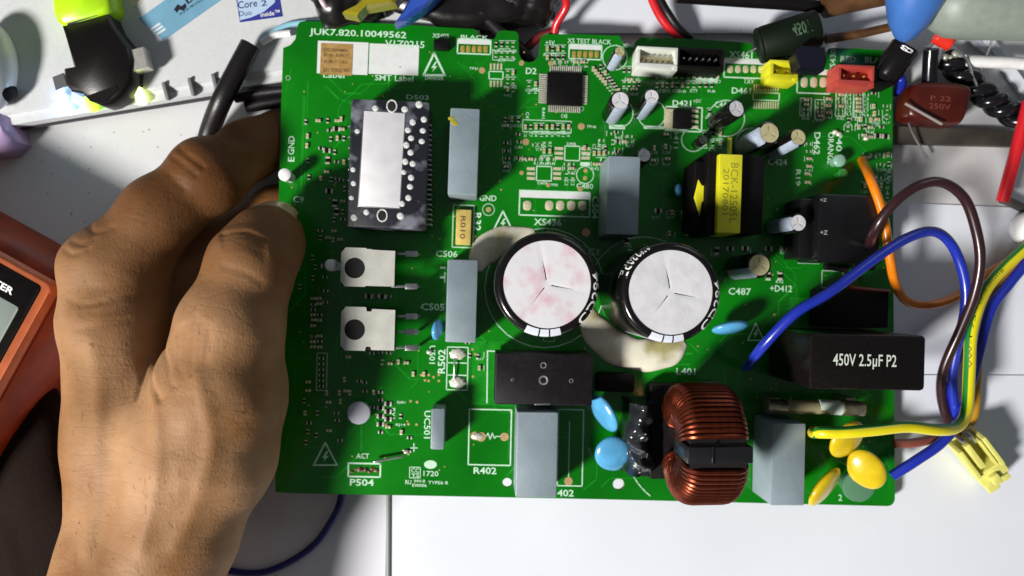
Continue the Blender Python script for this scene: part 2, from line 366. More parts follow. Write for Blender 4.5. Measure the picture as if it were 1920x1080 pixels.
# copper traces under the mask
tr = G()
rt = random.Random(5)
for k in range(150):
    x = rt.uniform(535, 1665); y = rt.uniform(95, 915); pts = [(x, y)]; a = rt.choice([0, 90, 45, 135]); 
    for j in range(rt.randint(2, 4)):
        l = rt.uniform(12, 70); x2 = min(1668, max(535, pts[-1][0] + l * math.cos(R(a)))); y2 = min(918, max(95, pts[-1][1] + l * math.sin(R(a))))
        pts.append((x2, y2)); a += rt.choice([-45, 45])
    for a_, b_ in zip(pts, pts[1:]): seg(tr, a_, b_, rt.choice([1.5, 2, 2, 4]), .012 + .0001 * k)
for (x0, y0, x1, y1) in ((564, 180, 569, 420), (572, 150, 574, 420), (885, 640, 960, 760), (970, 430, 1000, 520), (1480, 560, 1670, 618), (1200, 690, 1270, 720)):
    fill(x0, y0, x1, y1, tr, .008)
tr.build('copper_traces', TRACE, board, kind='stuff', smooth=0)

# paper label stuck on the board
g = G(); q = rectpts(601, 82, 661, 141); g.prism([L(*p, 0) for p in q], .08, .16)
lab = g.build('barcode_label', mat('aged_tan_label', (.44, .27, .09), .5, c2=(.30, .18, .05), vscale=500), board, label='tan square label with faint printed lines')
g = G(); T('1722000M01', 607, 91, 652, 97, g=g, h=.2); T('01B  JUK7', 607, 101, 652, 108, g=g, h=.2); T('JUK7   82', 607, 113, 652, 120, g=g, h=.2); T('20170302 V01', 605, 128, 656, 135, g=g, h=.2)
g.build('label_print', mat('brown_print', (.12, .06, .02), .6), lab, smooth=0)

# ------------------------------------------------------------------ component builders
def topbox(name, x0, y0, x1, y1, h, m, b=.5, cr=None, z0=.05, label=None, rot=None, n=2):
    cx, cy = (x0 + x1) / 2, (y0 + y1) / 2; c = L(cx, cy, h); k = kL(cx, cy, h); g = G()
    g.rbox(c.x, c.y, z0, h, (x1 - x0) * k, (y1 - y0) * k, skew(cy) if rot is None else rot, b, cr, n)
    return g.build(name, m, board, label=label)
for i, (a, lb) in enumerate((((842, 203, 897, 366, 15), 'grey film capacitor right of the power module, with a yellow smear'), ((837, 487, 894, 642, 15), None), ((1138, 293, 1199, 440, 18), None), ((968, 773, 1045, 933, 16), None), ((1446, 794, 1510, 948, 18), None), ((808, 766, 833, 843, 11), 'thin small grey capacitor'))):
    o = topbox('film_capacitor', *a, FILM, b=.35, cr=.5, z0=.4, label=lb)
g = G()
for x, y in ((846, 222), (850, 228), (854, 232)):
    c = L(x, y, 15.02); g.ell((c.x, c.y, 15.02), 1.1, .7, .12)
g.build('glue_smear', mat('old_yellow_glue', (.35, .3, .02), .4), bpy.data.objects['film_capacitor'])

# gold shunt resistor R32 and R502 jumper
o = topbox('shunt_resistor', 855, 393, 883, 459, 2.2, mat('cream_gold_body', (.62, .46, .13), .4, var=.1, vscale=700), .25)
g = G(); T('R010', 863, 405, 873, 448, 'd', g, 2.23); g.build('marking', mat('brown_print', (.12, .06, .02)), o, smooth=0)
g = G()
for y in (664, 717):
    c = L(858, y, 0); g.ell((c.x, c.y, .1), 3.0, 2.1, 1.0, fn=lambda v: 1 + .12 * math.sin(v.x * 9) * math.cos(v.y * 7 + 1))
o = g.build('solder_joints', SOLD, board, kind='stuff')
g = G(); g.tube(catmull([L(852, 672, 1), L(852, 685, 1.5), L(851, 712, 1)], 4), .28, 8); g.build('jumper_wire', STEEL, board)
o = G(); o.ell(tuple(L(895, 818, 0)), 2.2, 1.4, .8); o.build('solder_blob', SOLD, board)

# power module
PMH = 16.0
pm = topbox('power_module', 655, 188, 801, 428, PMH, mat('smeared_black_module', (.014, .014, .022), .4, c2=(.20, .21, .25), vscale=110, lo=.33, hi=.46, bump=.1), .5, .8, z0=3.0, label='large black power module with white thermal paste dots')
c = L(716, 299, PMH + .15); k = kL(716, 299, PMH); g = G(); g.rbox(c.x, c.y, PMH - .2, PMH + .12, 76 * k, 178 * k, skew(200) - R(1.2), .1, .2)
g.build('ceramic_plate', mat('grey_thermal_plate', (.72, .71, .74), .5, var=.05, vscale=200), pm)
g = G(); g.rbox(c.x, c.y, PMH - .2, PMH + .06, 80 * k, 182 * k, skew(200) - R(1.2), .1, .2); g.build('plate_rim', STEEL, pm)
paste = mat('white_thermal_paste', (.72, .74, .72), .55, c2=(.40, .44, .42), vscale=1600, bump=.5, bscale=1500)
rd = random.Random(3)
dg_ = G(); dg_.ell((0, 0, 0), 1, 1, .32, n=12, m=6); first = None
for (x, y, r) in ((670, 246, 5), (704, 203, 6), (759, 205, 6.5), (786, 196, 7), (795, 224, 6), (793, 245, 6), (791, 265, 6), (774, 229, 6), (765, 244, 6), (771, 259, 6), (762, 272, 6), (770, 286, 6), (760, 303, 6), (774, 307, 6), (771, 333, 6), (769, 350, 6), (766, 371, 6), (754, 382, 5.5), (751, 405, 7), (687, 398, 5.5), (664, 408, 6.5), (659, 371, 5), (663, 344, 5), (662, 318, 5), (757, 323, 5)):
    c = L(x, y, PMH + .05); kk = r * kL(x, y, PMH)
    if first is None: first = dg_.build('paste_dot', paste, pm); o = first
    else: o = copy_of(first, parent=pm)
    o.location = c * S; o.scale = (kk, kk * rd.uniform(.9, 1.1), kk)
for x, y in ((735, 199), (717, 404)):
    g = G(); c = L(x, y, PMH); kk = kL(x, y, PMH); g.cyl(c.x, c.y, PMH - .3, PMH + .07, 7.5 * kk, 20, ry=1.25); g.build('screw_hole', mat('hole_black', (.002, .002, .002), .8), pm)
    g = G(); pts = [(c.x + 9 * kk * math.cos(a), c.y + 11 * kk * math.sin(a), PMH + .1) for a in [2 * math.pi * i / 24 for i in range(25)]]; g.tube(pts, .3, 6); g.build('paste_ring', paste, pm)
g = G(); g.rbox(0, 0, -1.5, 11.5, .7, .5, 0, .1); g.rbox(-.9, 0, 11.2, 12.0, 2.2, .5, 0, .1)
pin = None
for i in range(21):
    y = 238 + i * 9.2; c = L(812, y, 0); cc = L(801, y, 9); 
    if pin is None: pin = g.build('module_pin', STEEL, pm); o = pin
    else: o = copy_of(pin, parent=pm)
    o.location = Vector((L(801, 300, PMH).x + .9, L(801, y, 9).y, 0)) * S
for i in range(9):
    y = 240 + i * 20; o = copy_of(pin, parent=pm); o.location = Vector((L(655, 300, PMH).x - .9, L(655, y, 9).y, 0)) * S; o.rotation_euler.z = math.pi

# two power transistors with bare tabs
TAB = mat('dull_metal_tab', (.50, .50, .45), .5, metal=.25, var=.06, vscale=250, bump=.06)
def transistor(y0, y1, notch, pins, lab):
    H = 17.0; x0, x1 = 639, 740; cx, cy = (x0 + x1) / 2, (y0 + y1) / 2; k = kL(cx, cy, H)
    t = topbox('power_transistor', x0 + 2, y0 + 1, x1, y1 - 1, H - .6, BLKP, .3, z0=11.5, label=lab)
    g = G(); hh = (y1 - y0); pl = [(x0 + 8, y0), (x0 + 46, y0), (x0 + 48, y0 + notch), (x0 + 56, y0 + notch), (x0 + 58, y0 + 3), (x1, y0 + 4), (x1, y1 - 2), (x0 + 58, y1 - 2), (x0 + 56, y1 - notch), (x0 + 48, y1 - notch), (x0 + 46, y1), (x0 + 8, y1), (x0, y1 - 10), (x0, y0 + 10)]
    hole = arcpx(x0 + 26, cy + 1, 19.5, 0, 345, 23); a = -skew(cy)
    loops = [[L(*rotpt(*p, cx, cy, a), H) for p in pl], [L(*p, H) for p in hole]]
    fl = [p for l in loops for p in l]; n = len(fl); vs = [(p.x, p.y, H) for p in fl] + [(p.x, p.y, H - .8) for p in fl]; fs = []
    for tt in tessellate_polygon(loops):
        A, B, C = (fl[i] for i in tt); tt = tuple(tt) if (B - A).cross(C - A).z > 0 else tuple(tt)[::-1]; fs += [tt, tuple(i + n for i in tt[::-1])]
    o = 0
    for l in loops:
        for i in range(len(l)): fs.append((o + i, o + i + n, o + (i + 1) % len(l) + n, o + (i + 1) % len(l)))
        o += len(l)
    g.add(vs, fs); g.build('metal_tab', TAB, t, smooth=0)
    g = G(); c = L(x0 + 26, cy + 1, H); g.cyl(c.x, c.y, 11, H - .4, 19 * k, 24); g.build('mounting_hole', mat('hole_black', (.002, .002, .002), .5), t)
    for (px, py) in pins:
        g = G(); c = L(px, py, 10); d = L(740, py, 10)
        g.rbox((c.x + d.x) / 2, d.y, 9.7, 10.3, abs(c.x - d.x) + 2, .8, 0, .1); g.rbox(c.x + .6, c.y, 9.6, 10.5, 4.2, 2.0, 0, .15); g.rbox(c.x + 2.6, c.y, -.5, 10.2, .9, .9, 0, .1)
        g.build('lead', STEEL, t)
transistor(465, 538, 2, ((768, 476), (768, 537)), 'upper of the two power transistors with a square metal tab')
transistor(576, 658, 8, ((768, 593), (768, 622), (768, 652)), 'lower power transistor, notched metal tab')

# big electrolytics
def big_cap(px, py, rpx, H, tcol, cd_txt, marks, extra, lab, pink):
    c = L(px, py, H); k = kL(px, py, H); r = rpx * k; Rr = r * 1.195; g = G()
    prof = [(Rr - .5, .1), (Rr, 1), (Rr, H - 2.0), (Rr - .25, H - 1.1), (Rr - 1.0, H - .3), (r + .5, H + .05), (r, H - .1), (r - .2, H - .5)]
    g.lathe(prof, c.x, c.y, 64)
    o = g.build('electrolytic_capacitor', BLKG, board, label=lab)
    # vented can top, three sectors meeting in scored grooves
    g = G(); N = 96; vs = [(c.x, c.y, H - .45)]; fs = []; rr = [.12, .3, .6, .97, 1.0]
    gr = [R(100), R(-12), R(232)]
    for kx in rr:
        for i in range(N):
            a = 2 * math.pi * i / N; dd = min(abs((a - q + math.pi) % (2 * math.pi) - math.pi) * r * kx for q in gr)
            z_ = H - .38 - .14 * math.exp(-(dd / .45) ** 2) * (1 if kx < .9 else 0); z_ += .25 * math.sin(1.5 * (a - gr[0])) ** 2 * (kx if kx < .95 else .9)
            vs.append((c.x + r * kx * math.cos(a), c.y + r * kx * math.sin(a), z_))
    for i in range(N): fs.append((0, 1 + i, 1 + (i + 1) % N))
    for j in range(len(rr) - 1):
        for i in range(N): fs.append((1 + j * N + i, 1 + (j + 1) * N + i, 1 + (j + 1) * N + (i + 1) % N, 1 + j * N + (i + 1) % N))
    g.add(vs, fs); g.build('can_top', tcol, o, smooth=60)
    # printed sleeve: text wrapped along the rolled rim
    p = G(); 
    def wrap(a0, a1, z0, z1):      # angles in image sense, degrees ccw from +x
        def fn(u, v):
            a = R(a0 + (a1 - a0) * u); zz = z0 + (z1 - z0) * v
            # profile: rolled shoulder
            if zz > 0: rad = r + .45 + (Rr - r - .45) * (1 - zz) ; hz = H + .1 - 1.35 * (1 - zz) ** 2
            else: rad = Rr + .03; hz = H - 1.3 + zz * 6
            return (c.x + rad * math.cos(a), c.y + rad * math.sin(a), hz + .06)
        return fn
    put_text(p, cd_txt, wrap(-50, 14, -.15, .92), .015)
    
    p.build('sleeve_print', mat('white_sleeve_print', (.8, .8, .8), .4), o, smooth=0)
    for s_, a0, a1, z0, z1 in extra:
        p = G(); put_text(p, s_, wrap(a0, a1, z0, z1), .01); p.build('sleeve_print', mat('white_sleeve_print', (.8, .8, .8)), o, smooth=0)
    p = G(); segs = []
    for i in range(24):
        a0 = R(-116 + 42 * i / 24); a1 = R(-116 + 42 * (i + 1) / 24); row = []
        for aa in (a0, a1): row.append([(c.x + rad * math.cos(aa), c.y + rad * math.sin(aa), hz + .03) for rad, hz in ((r + .3, H + .1), (Rr - .9, H - .22), (Rr - .2, H - 1.05), (Rr + .03, H - 2), (Rr + .03, 5))])
        mi = 1 if i in marks else 0
        for j in range(4): p.quad(row[0][j], row[0][j + 1], row[1][j + 1], row[1][j], mi)
    p.build('polarity_stripe', [mat('pale_polarity_band', (.62, .66, .74), .35), BLKG], o, smooth=50)
    return o
PINK = mat('pink_stained_aluminium', (.73, .72, .75), .4, metal=.1, c2=(.68, .40, .48), vscale=95, lo=.30, hi=.48, bump=.1, bscale=400)
big_cap(1026, 533, 83, 43, PINK, 'CD294', (9, 16), (), 'left big capacitor with pink stains on its grey top', True)
big_cap(1258, 548, 80, 43, TIN, 'CD294', (9, 16), (('PEI', 146, 163, -.9, .6), ('230', 128, 145, -.8, .6), ('105\u00b0', 112, 127, -.8, .6)), 'right big capacitor with a clean grey top', False)
# glue round the big capacitors
def blob_path(pts, name, lab=None):
    g = G(); pts = [(L(x, y, 0), r) for x, y, r in pts]; P_ = catmull([Vector((p.x, p.y, 0)) for p, r in pts], 6); n = len(P_); rr = []
    rads = catmull([Vector((r, 0, 0)) for p, r in pts], 6); rn = random.Random(9)
    for i, p in enumerate(P_):
        t = (P_[min(i + 1, n - 1)] - P_[max(i - 1, 0)]).normalized(); nn = Vector((-t.y, t.x, 0)); rad = max(rads[i].x, .2); row = []
        for j in range(14):
            a = 2 * math.pi * j / 14; w_ = rad * (1 + .05 * math.sin(i * .9 + j) + rn.uniform(-.02, .02)); row.append(tuple(p + nn * math.cos(a) * w_ + Vector((0, 0, max(-.3, math.sin(a) * w_ * .32)))))
        rr.append(row)
    g.rings(rr); o = g.build(name, GLUE, board, label=lab, smooth=80)
    m = o.modifiers.new('s', 'SUBSURF'); m.levels = m.render_levels = 1
blob_path([(892, 508, 2), (903, 480, 5), (930, 456, 5.6), (966, 445, 4.4), (1004, 436, 1.5)], 'glue_bead')
blob_path([(1098, 575, 2), (1110, 608, 5), (1140, 643, 6.2), (1182, 662, 6.2), (1225, 666, 6), (1262, 656, 5), (1284, 640, 1.5)], 'glue_bead')

# small upright electrolytics
def ecap(px, py, rpx, H, top, sdir, lean=(0, 0), lab=None, sw=3, ring_w=1.22):
    k = kL(px, py, H); r = rpx * k; Rr = r * ring_w; t = L(px, py, H); g = G(); N = 28
    g.lathe([(Rr - .2, .6), (Rr, 1.0), (Rr, H - .7), (Rr - .25, H - .15), (r, H), (r - .1, H - .2)], 0, 0, N)
    j0 = int(round((sdir % 360) / 360 * N)); 
    for q in range(5 * N):
        j = q % N
        if min((j - j0) % N, (j0 - j) % N) <= sw: g.m[q] = 1
    b = Vector((t.x - lean[0], t.y - lean[1], 0)); ax = (Vector((t.x, t.y, H)) - b); ln = ax.length
    M = Matrix.Translation(Vector((t.x, t.y, H))) @ ax.to_track_quat('Z', 'Y').to_matrix().to_4x4(); 
    M = M @ Matrix.Rotation(-ax.to_track_quat('Z', 'Y').to_euler().z, 4, 'Z') @ Matrix.Translation((0, 0, -H)) if abs(lean[0]) + abs(lean[1]) > 0 else Matrix.Translation((t.x, t.y, 0))
    g.xf(M, 0); o = g.build('electrolytic_capacitor', [BLKG, STRIPE], board, label=lab)
    g = G(); vs = [(0, 0, H - .2)]; fs = []; gr = [R(90), R(210), R(330)]
    for kx in (.3, .65, 1.0):
        for i in range(36):
            a = 2 * math.pi * i / 36; dd = min(abs((a - q + math.pi) % (2 * math.pi) - math.pi) * r * kx for q in gr)
            vs.append((r * kx * math.cos(a), r * kx * math.sin(a), H - .08 - .15 * math.exp(-(dd / .2) ** 2) * (kx < .9)))
    for i in range(36): fs.append((0, 1 + i, 1 + (i + 1) % 36))
    for j in range(2):
        for i in range(36): fs.append((1 + j * 36 + i, 37 + j * 36 + i, 37 + j * 36 + (i + 1) % 36, 1 + j * 36 + (i + 1) % 36))
    g.add(vs, fs); g.xf(M, 0); g.build('can_top', top, o, smooth=60)
    return o
ecap(1162, 97, 9.5, 11, TINY, 240, (1.2, 2.2), sw=3); ecap(1163, 188, 16, 18, TIN, 265, (0, 1)); ecap(1222, 181, 13, 18, TIN, 268, (0, 1.5))
ecap(1381, 204, 15, 16, TIN, 70, (3.2, 2.0), sw=2); ecap(1443, 249, 19, 18, TINY, 190, (2.5, 1.5)); ecap(1497, 257, 15, 17, TINY, 235, (2.5, 2), sw=2)
ecap(1208, 291, 12, 9, WPL, 90, (0, .5), sw=1); ecap(1497, 418, 15, 18, TIN, 180, (1.5, 0)); ecap(1424, 497, 20, 20, TINY, 215, (1.0, .5), sw=2)
ecap(1318, 262, 8, 9, mat('dark_can', (.03, .04, .03), .4), 90, (0, 0), sw=0)

# bridge rectifier
br = topbox('bridge_rectifier', 928, 663, 1112, 760, 15, mat('dark_grey_epoxy', (.010, .008, .010), .5, spec=.25, var=.2, vscale=500, bump=.1, bscale=2000), .5, .6, z0=1.5)
for x, y, r in ((1019, 685, 6), (1019, 713, 9), (961, 712, 3), (1071, 714, 4)):
    g = G(); c = L(x, y, 15); kk = r * kL(x, y, 15); g.lathe([(kk, 14.9), (kk, 15.12), (kk * .8, 15.15), (kk * .6, 14.95)], c.x, c.y, 16); g.build('screw' if r > 5 else 'mould_mark', mat('dull_screw', (.28, .28, .28), .45, metal=.6, var=.3, vscale=3000), br)
for y in (700, 730):
    pass
g = G(); c = L(1017, 758, 15); g.rbox(c.x, c.y, 14.3, 15.1, 5.2, .6, 0, .1); g.build('lead', STEEL, br)

# transformer with yellow wrapping
g = G()
def tb(x0, y0, x1, y1, h, z0=.5, b=.4, mi=0):
    cx, cy = (x0 + x1) / 2, (y0 + y1) / 2; c = L(cx, cy, h); k = kL(cx, cy, h); g.rbox(c.x, c.y, z0, h, (x1 - x0) * k, (y1 - y0) * k, skew(cy), b, None, 2, mi)
tb(1300, 305, 1430, 432, 15); tb(1325, 285, 1347, 440, 19); tb(1389, 292, 1432, 438, 17); tb(1345, 300, 1390, 430, 20)
for i in range(6):
    c = L(1296, 320 + i * 19, 3); g.rbox(c.x, c.y, .2, 3, 1.6, .8, 0, .1)
trf = g.build('transformer', BLKP, board, label='black transformer wrapped in bright yellow tape')
ty = mat('yellow_tape', (.75, .72, .02), .35, var=.06, vscale=300, coat=.2)
g = G(); tb(1346, 289, 1391, 437, 21.5, z0=2); tape = g.build('yellow_tape', ty, trf)
g = G(); T('BCK-12505L', 1369, 306, 1383, 418, 'd', g, 21.56, .0); T('20170801', 1355, 316, 1366, 402, 'd', g, 21.56, .0); g.build('tape_print', mat('olive_print', (.28, .26, .02), .6), tape, smooth=0)
g = G(); q = [(1298, 372), (1306, 338), (1312, 348), (1330, 350), (1316, 362), (1328, 377), (1312, 380), (1308, 406)]; g.prism([L(*p, 13) for p in q], 8, 15.3, .3); g.build('tape_tail', ty, trf)
g = G(); tb(1366, 257, 1373, 294, 10, z0=8); g.build('tape_end', ty, trf)

# relays and other black blocks
rl = topbox('relay', 1533, 365, 1652, 492, 17, mat('relay_black', (.006, .006, .007), .3, spec=.4), .6, .8)
topbox('relay', 1498, 372, 1530, 485, 13, mat('relay_black', (.006, .006, .007)), .5, .6)
g = G(); T('+Z', 1538, 372, 1550, 378, 0, g, 17.04); T('+Z', 1538, 432, 1552, 440, 0, g, 17.04); g.build('marking', mat('grey_print', (.35, .35, .35), .5), rl, smooth=0)
bc = topbox('motor_run_capacitor', 1516, 627, 1738, 731, 35, mat('satin_black_case', (.006, .004, .004), .3, var=.2, vscale=800, spec=.35), .7, 1.3, z0=1, label='large black block capacitor reading 450V 2.5\u00b5F P2')
g = G(); T('450V 2.5\u00b5F P2', 1562, 664, 1681, 692, 0, g, 35.04, .008); g.build('case_print', mat('pale_green_print', (.62, .68, .60), .5), bc, smooth=0)
topbox('relay', 1536, 545, 1668, 614, 9, BLKP, .5, label='low black block beside the printed capacitor')
topbox('terminal_block', 1120, 700, 1190, 735, 4, BLKP, .4)
# fuse
g = G(); H = 11
def xtube(g, xa, xb, y, h, r, mi=0, n=20):
    a, b = L(xa, y, h), L(xb, y + 3, h); g.tube([a, a.lerp(b, .02), a.lerp(b, .98), b], r, n, mi, taper=lambda t: .85 if t in (0, 1) else 1)
fg = G(); xtube(fg, 1437, 1618, 762, 11, 2.5); fuse = fg.build('fuse', mat('amber_glass_tube', (.42, .37, .2), .1, trans=.3, coat=.5), board)
for xa, xb in ((1436, 1474), (1578, 1618)):
    g = G(); xtube(g, xa, xb, 761 if xa < 1500 else 764, 11, 2.75); g.build('end_cap', mat('nickel', (.42, .38, .28), .3, metal=.9, var=.2, vscale=500), fuse)
    g = G(); c = L((xa + xb) / 2, 762, 11); g.rbox(c.x, c.y, .2, 10, 3.5, 6, 0, .3); g.build('fuse_clip', mat('nickel', (.42, .38, .28)), fuse)
g = G(); xtube(g, 1533, 1577, 762, 11, 2.58); g.build('paper_band', mat('mint_paper', (.52, .62, .56), .5), fuse)

# common-mode choke: every turn of wire
CZ = 25.0; cc = L(1352, 830, 45); cy_ = L(1262, 830, CZ).y; cx_ = cc.x
ch = G(); 
def torring(r0, r1, hl, n=40):
    g_ = []
    for i in range(n):
        a = 2 * math.pi * i / n; g_.append([(x, rr * math.cos(a), rr * math.sin(a)) for x, rr in ((-hl, r0), (hl, r0), (hl, r1), (-hl, r1))])
    return g_
ch.rings(torring(9.2, 18.3, 8.8), closed=True)
choke = ch.build('toroidal_choke', mat('core_black', (.01, .008, .008), .4), board, label='copper wound toroidal choke standing on edge')
choke.location = Vector((cx_, cy_, CZ)) * S
tg = {}
for layer, ri in ((0, 8.2), (1, 6.2)):
    g = G(); cr = 5.0; hl = 9.9; ro = 19.2; pts = []
    for (ux, uy, a0) in ((hl - cr, ro - cr, 0), (-hl + cr, ro - cr, 90), (-hl + cr, ri + 2.2, 180), (hl - cr, ri + 2.2, 270)):
        c_ = cr if uy > 12 else 2.2
        for i in range(6):
            a = R(a0 + 90 * i / 5); pts.append((ux + (cr if uy > 12 else cr) * math.cos(a), 0, uy + c_ * math.sin(a)))
    n = len(pts); rr = []
    for i in range(n):
        p = Vector(pts[i]); t = (Vector(pts[(i + 1) % n]) - Vector(pts[i - 1])).normalized(); nn = Vector((0, 1, 0)); bb = t.cross(nn)
        rr.append([tuple(p + nn * .86 * math.cos(2 * math.pi * j / 8) + bb * .86 * math.sin(2 * math.pi * j / 8)) for j in range(8)])
    g.rings(rr, closed=True); tg[layer] = g
t0 = [tg[0].build('wire_turn', COPPER, choke), tg[1].build('wire_turn', COPPER, choke)]
used = [False, False]; jr = random.Random(4)
for s_ in (1, -1):
    for i in range(25):
        a = s_ * (17.0 + i * 5.15) + jr.uniform(-.3, .3); l = i % 2
        if not used[l]: o = t0[l]; used[l] = True
        else: o = copy_of(t0[l], parent=choke)
        o.rotation_euler = (R(a), 0, jr.uniform(-.012, .012)); 
g = G(); g.rbox(0, 0, 3, 19.6, 20.6, 5.4, 0, .7); g.rbox(-2.5, 0, 19.2, 20.2, .5, 5.6, 0, .1); g.build('insulating_divider', mat('divider_black', (.012, .012, .014), .25, bump=.1), choke)
g = G(); g.rbox(0, 0, -25, -19, 26, 34, 0, .6); g.build('choke_base', BLKP, choke)
# crumpled black plastic shroud left of the choke
g = G(); n1, n2 = 14, 26; vs = []; cen = L(1208, 828, 12)
for i in range(n1):
    for j in range(n2):
        u, v = i / (n1 - 1), j / (n2 - 1); x = cen.x - 6 + 12 * u + .8 * math.sin(v * 9); y = cen.y - 13 + 27 * v
        zz = 4 + 10 * math.sin(math.pi * min(1, u * 1.1 + .05)) ** .6 + 1.6 * math.sin(u * 11 + v * 7) * math.cos(v * 17) + 1.0 * math.sin(v * 31 + u * 5)
        if i in (0, n1 - 1) or j in (0, n2 - 1): zz = .2
        vs.append((x, y, zz))
g.add(vs, [(i * n2 + j, (i + 1) * n2 + j, (i + 1) * n2 + j + 1, i * n2 + j + 1) for i in range(n1 - 1) for j in range(n2 - 1)])
g.build('varistor_wrap', mat('crumpled_black_film', (.02, .022, .026), .12, coat=.6), board, label='crumpled glossy black shrink wrap', smooth=50)

# disc capacitors
def disc(px, py, h, a, b, t, tilt, yaw, m, lab=None, name='disc_capacitor'):
    c = L(px, py, h); g = G(); M = Matrix.Rotation(R(yaw), 3, 'Z') @ Matrix.Rotation(R(tilt), 3, 'X')
    g.ell(tuple(c), a, b, t, M, n=28, m=14, fn=lambda v: 1 + (.10 if v.y < -.6 else 0) * (-v.y - .6) * 2 * abs(math.cos(v.x * 3)))
    o = g.build(name, m, board, label=lab, smooth=80)
    g = G()
    for s_ in (-1, 1):
        p = c + M @ Vector((s_ * a * .45, -b * .8, 0)); g.tube([p, Vector((p.x, p.y, max(0.2, p.z * .4))), Vector((p.x, p.y, -.5))], .3, 6)
    g.build('leads', STEEL, o)
    return o
disc(1133, 775, 9, 7.4, 5.6, 1.9, 62, -62, BLUEC, 'upper sky blue disc capacitor left of the choke'); disc(1148, 850, 7, 6.4, 6.8, 2.2, 20, 20, BLUEC, 'larger sky blue disc capacitor left of the choke')
disc(1369, 614, 8, 6.6, 4.8, 2.0, 70, 8, BLUEC, 'blue disc capacitor under the right big capacitor'); disc(820, 618, 6, 3.8, 4, 1.5, 72, 82, BLUEC, 'small blue disc capacitor'); disc(1272, 356, 5, 2.2, 2.2, 1.3, 60, 85, BLUEC, 'tiny blue bead capacitor')
disc(1588, 824, 12, 7.6, 7.6, 2.4, 34, 40, YELC, 'yellow disc capacitor under the striped wire'); disc(1625, 880, 12, 7.9, 5.9, 2.3, 30, -58, YELC, 'right yellow disc capacitor'); disc(1546, 913, 12, 8.4, 6.8, 2.2, 48, 50, YELC, 'lower yellow disc capacitor overhanging the edge')

# sockets along the top edge
def header(x0, y0, x1, y1, H, m, npin, lab, wall=.9, pm_=None):
    cx, cy = (x0 + x1) / 2, (y0 + y1) / 2; c = L(cx, cy, H); k = kL(cx, cy, H); sx, sy = (x1 - x0) * k, (y1 - y0) * k; g = G()
    for ax, ay, bx, by in ((0, sy / 2 - wall / 2, sx, wall), (0, -sy / 2 + wall, sx, wall * 2), (-sx / 2 + wall / 2, wall / 2, wall, sy - 3 * wall), (sx / 2 - wall / 2, wall / 2, wall, sy - 3 * wall)):
        g.rbox(ax, ay, 0, H, bx, by, 0, .15)
    g.rbox(0, 0, 0, H * .45, sx - .1, sy - .1, 0, .1); g.rbox(sx / 2 - 1, -sy / 2 + 1.2, 0, H + .2, 2.0, 1.2, R(35), .2)
    M = Matrix.Translation((c.x, c.y, .1)) @ Matrix.Rotation(skew(cy), 4, 'Z'); g.xf(M, 0); o = g.build('connector_socket', m, board, label=lab)
    for i in range(npin):
        p = G(); p.rbox((i - (npin - 1) / 2) * (sx - 3.2) / max(1, npin - .3), .4, H * .3, H * .85, .6, .6, 0, .1); p.xf(M, 0); p.build('pin', pm_ or STEEL, o)
header(1194, 88, 1271, 131, 9, mat('cream_white_nylon', (.70, .72, .66), .4, var=.04, vscale=300), 6, 'white plug socket', 1.1, GOLD)
header(1271, 90, 1358, 131, 9, BLKP, 6, 'black plug socket', .7); header(1443, 113, 1497, 153, 9, mat('yellow_nylon', (.72, .70, .02), .4, var=.05, vscale=300), 2, 'yellow plug socket', 1.3, GOLD)
header(1570, 122, 1640, 163, 9, mat('coral_red_nylon', (.48, .06, .045), .45, var=.06, vscale=300), 3, 'coral red plug socket', 1.2, GOLD); header(1640, 125, 1674, 161, 8, BLKP, 2, 'small black plug socket', .8)
topbox('small_transistor', 813, 73, 842, 92, 2.5, BLKP, .3)

# microcontroller
mc = topbox('microcontroller', 1026, 136, 1092, 197, 1.7, BLKP, .15, .3, z0=.25, label='square black chip ringed by fine leads')
g = G()
for i in range(16):
    f = (i + .5) / 16
    for (x, y, sx, sy) in ((1029 + 61 * f, 130, 2.2, 12), (1029 + 61 * f, 204, 2.2, 13), (1018, 139 + 56 * f, 15, 2.0), (1097, 140 + 55 * f, 10, 2.0)):
        x += (y - 166) * -.03; y += (x - 1059) * .03; c = L(x, y, .4); kk = kL(x, y, .4); g.rbox(c.x, c.y, .05, .5, sx * kk, sy * kk, skew(150), .08)
g.build('leads', SOLD, mc, kind='stuff'); ring(1090, 204, 4, 1.6)
# regulator D421
d4 = topbox('voltage_regulator', 1263, 205, 1297, 240, 2.4, BLKP, .2)
g = G(); c = L(1257, 223, .5); g.rbox(c.x, c.y, .06, .9, 4.5, 7.2, skew(220), .1); g.build('tab', PADM, d4)
for y in (208, 218, 228, 238):
    g = G(); c = L(1303, y, .5); g.rbox(c.x, c.y, .06, .6, 2.6, 1.0, skew(220), .1); g.build('lead', PADM, d4)
frame(1248, 201, 1316, 246, 2.6); fill(1249, 240, 1290, 247)

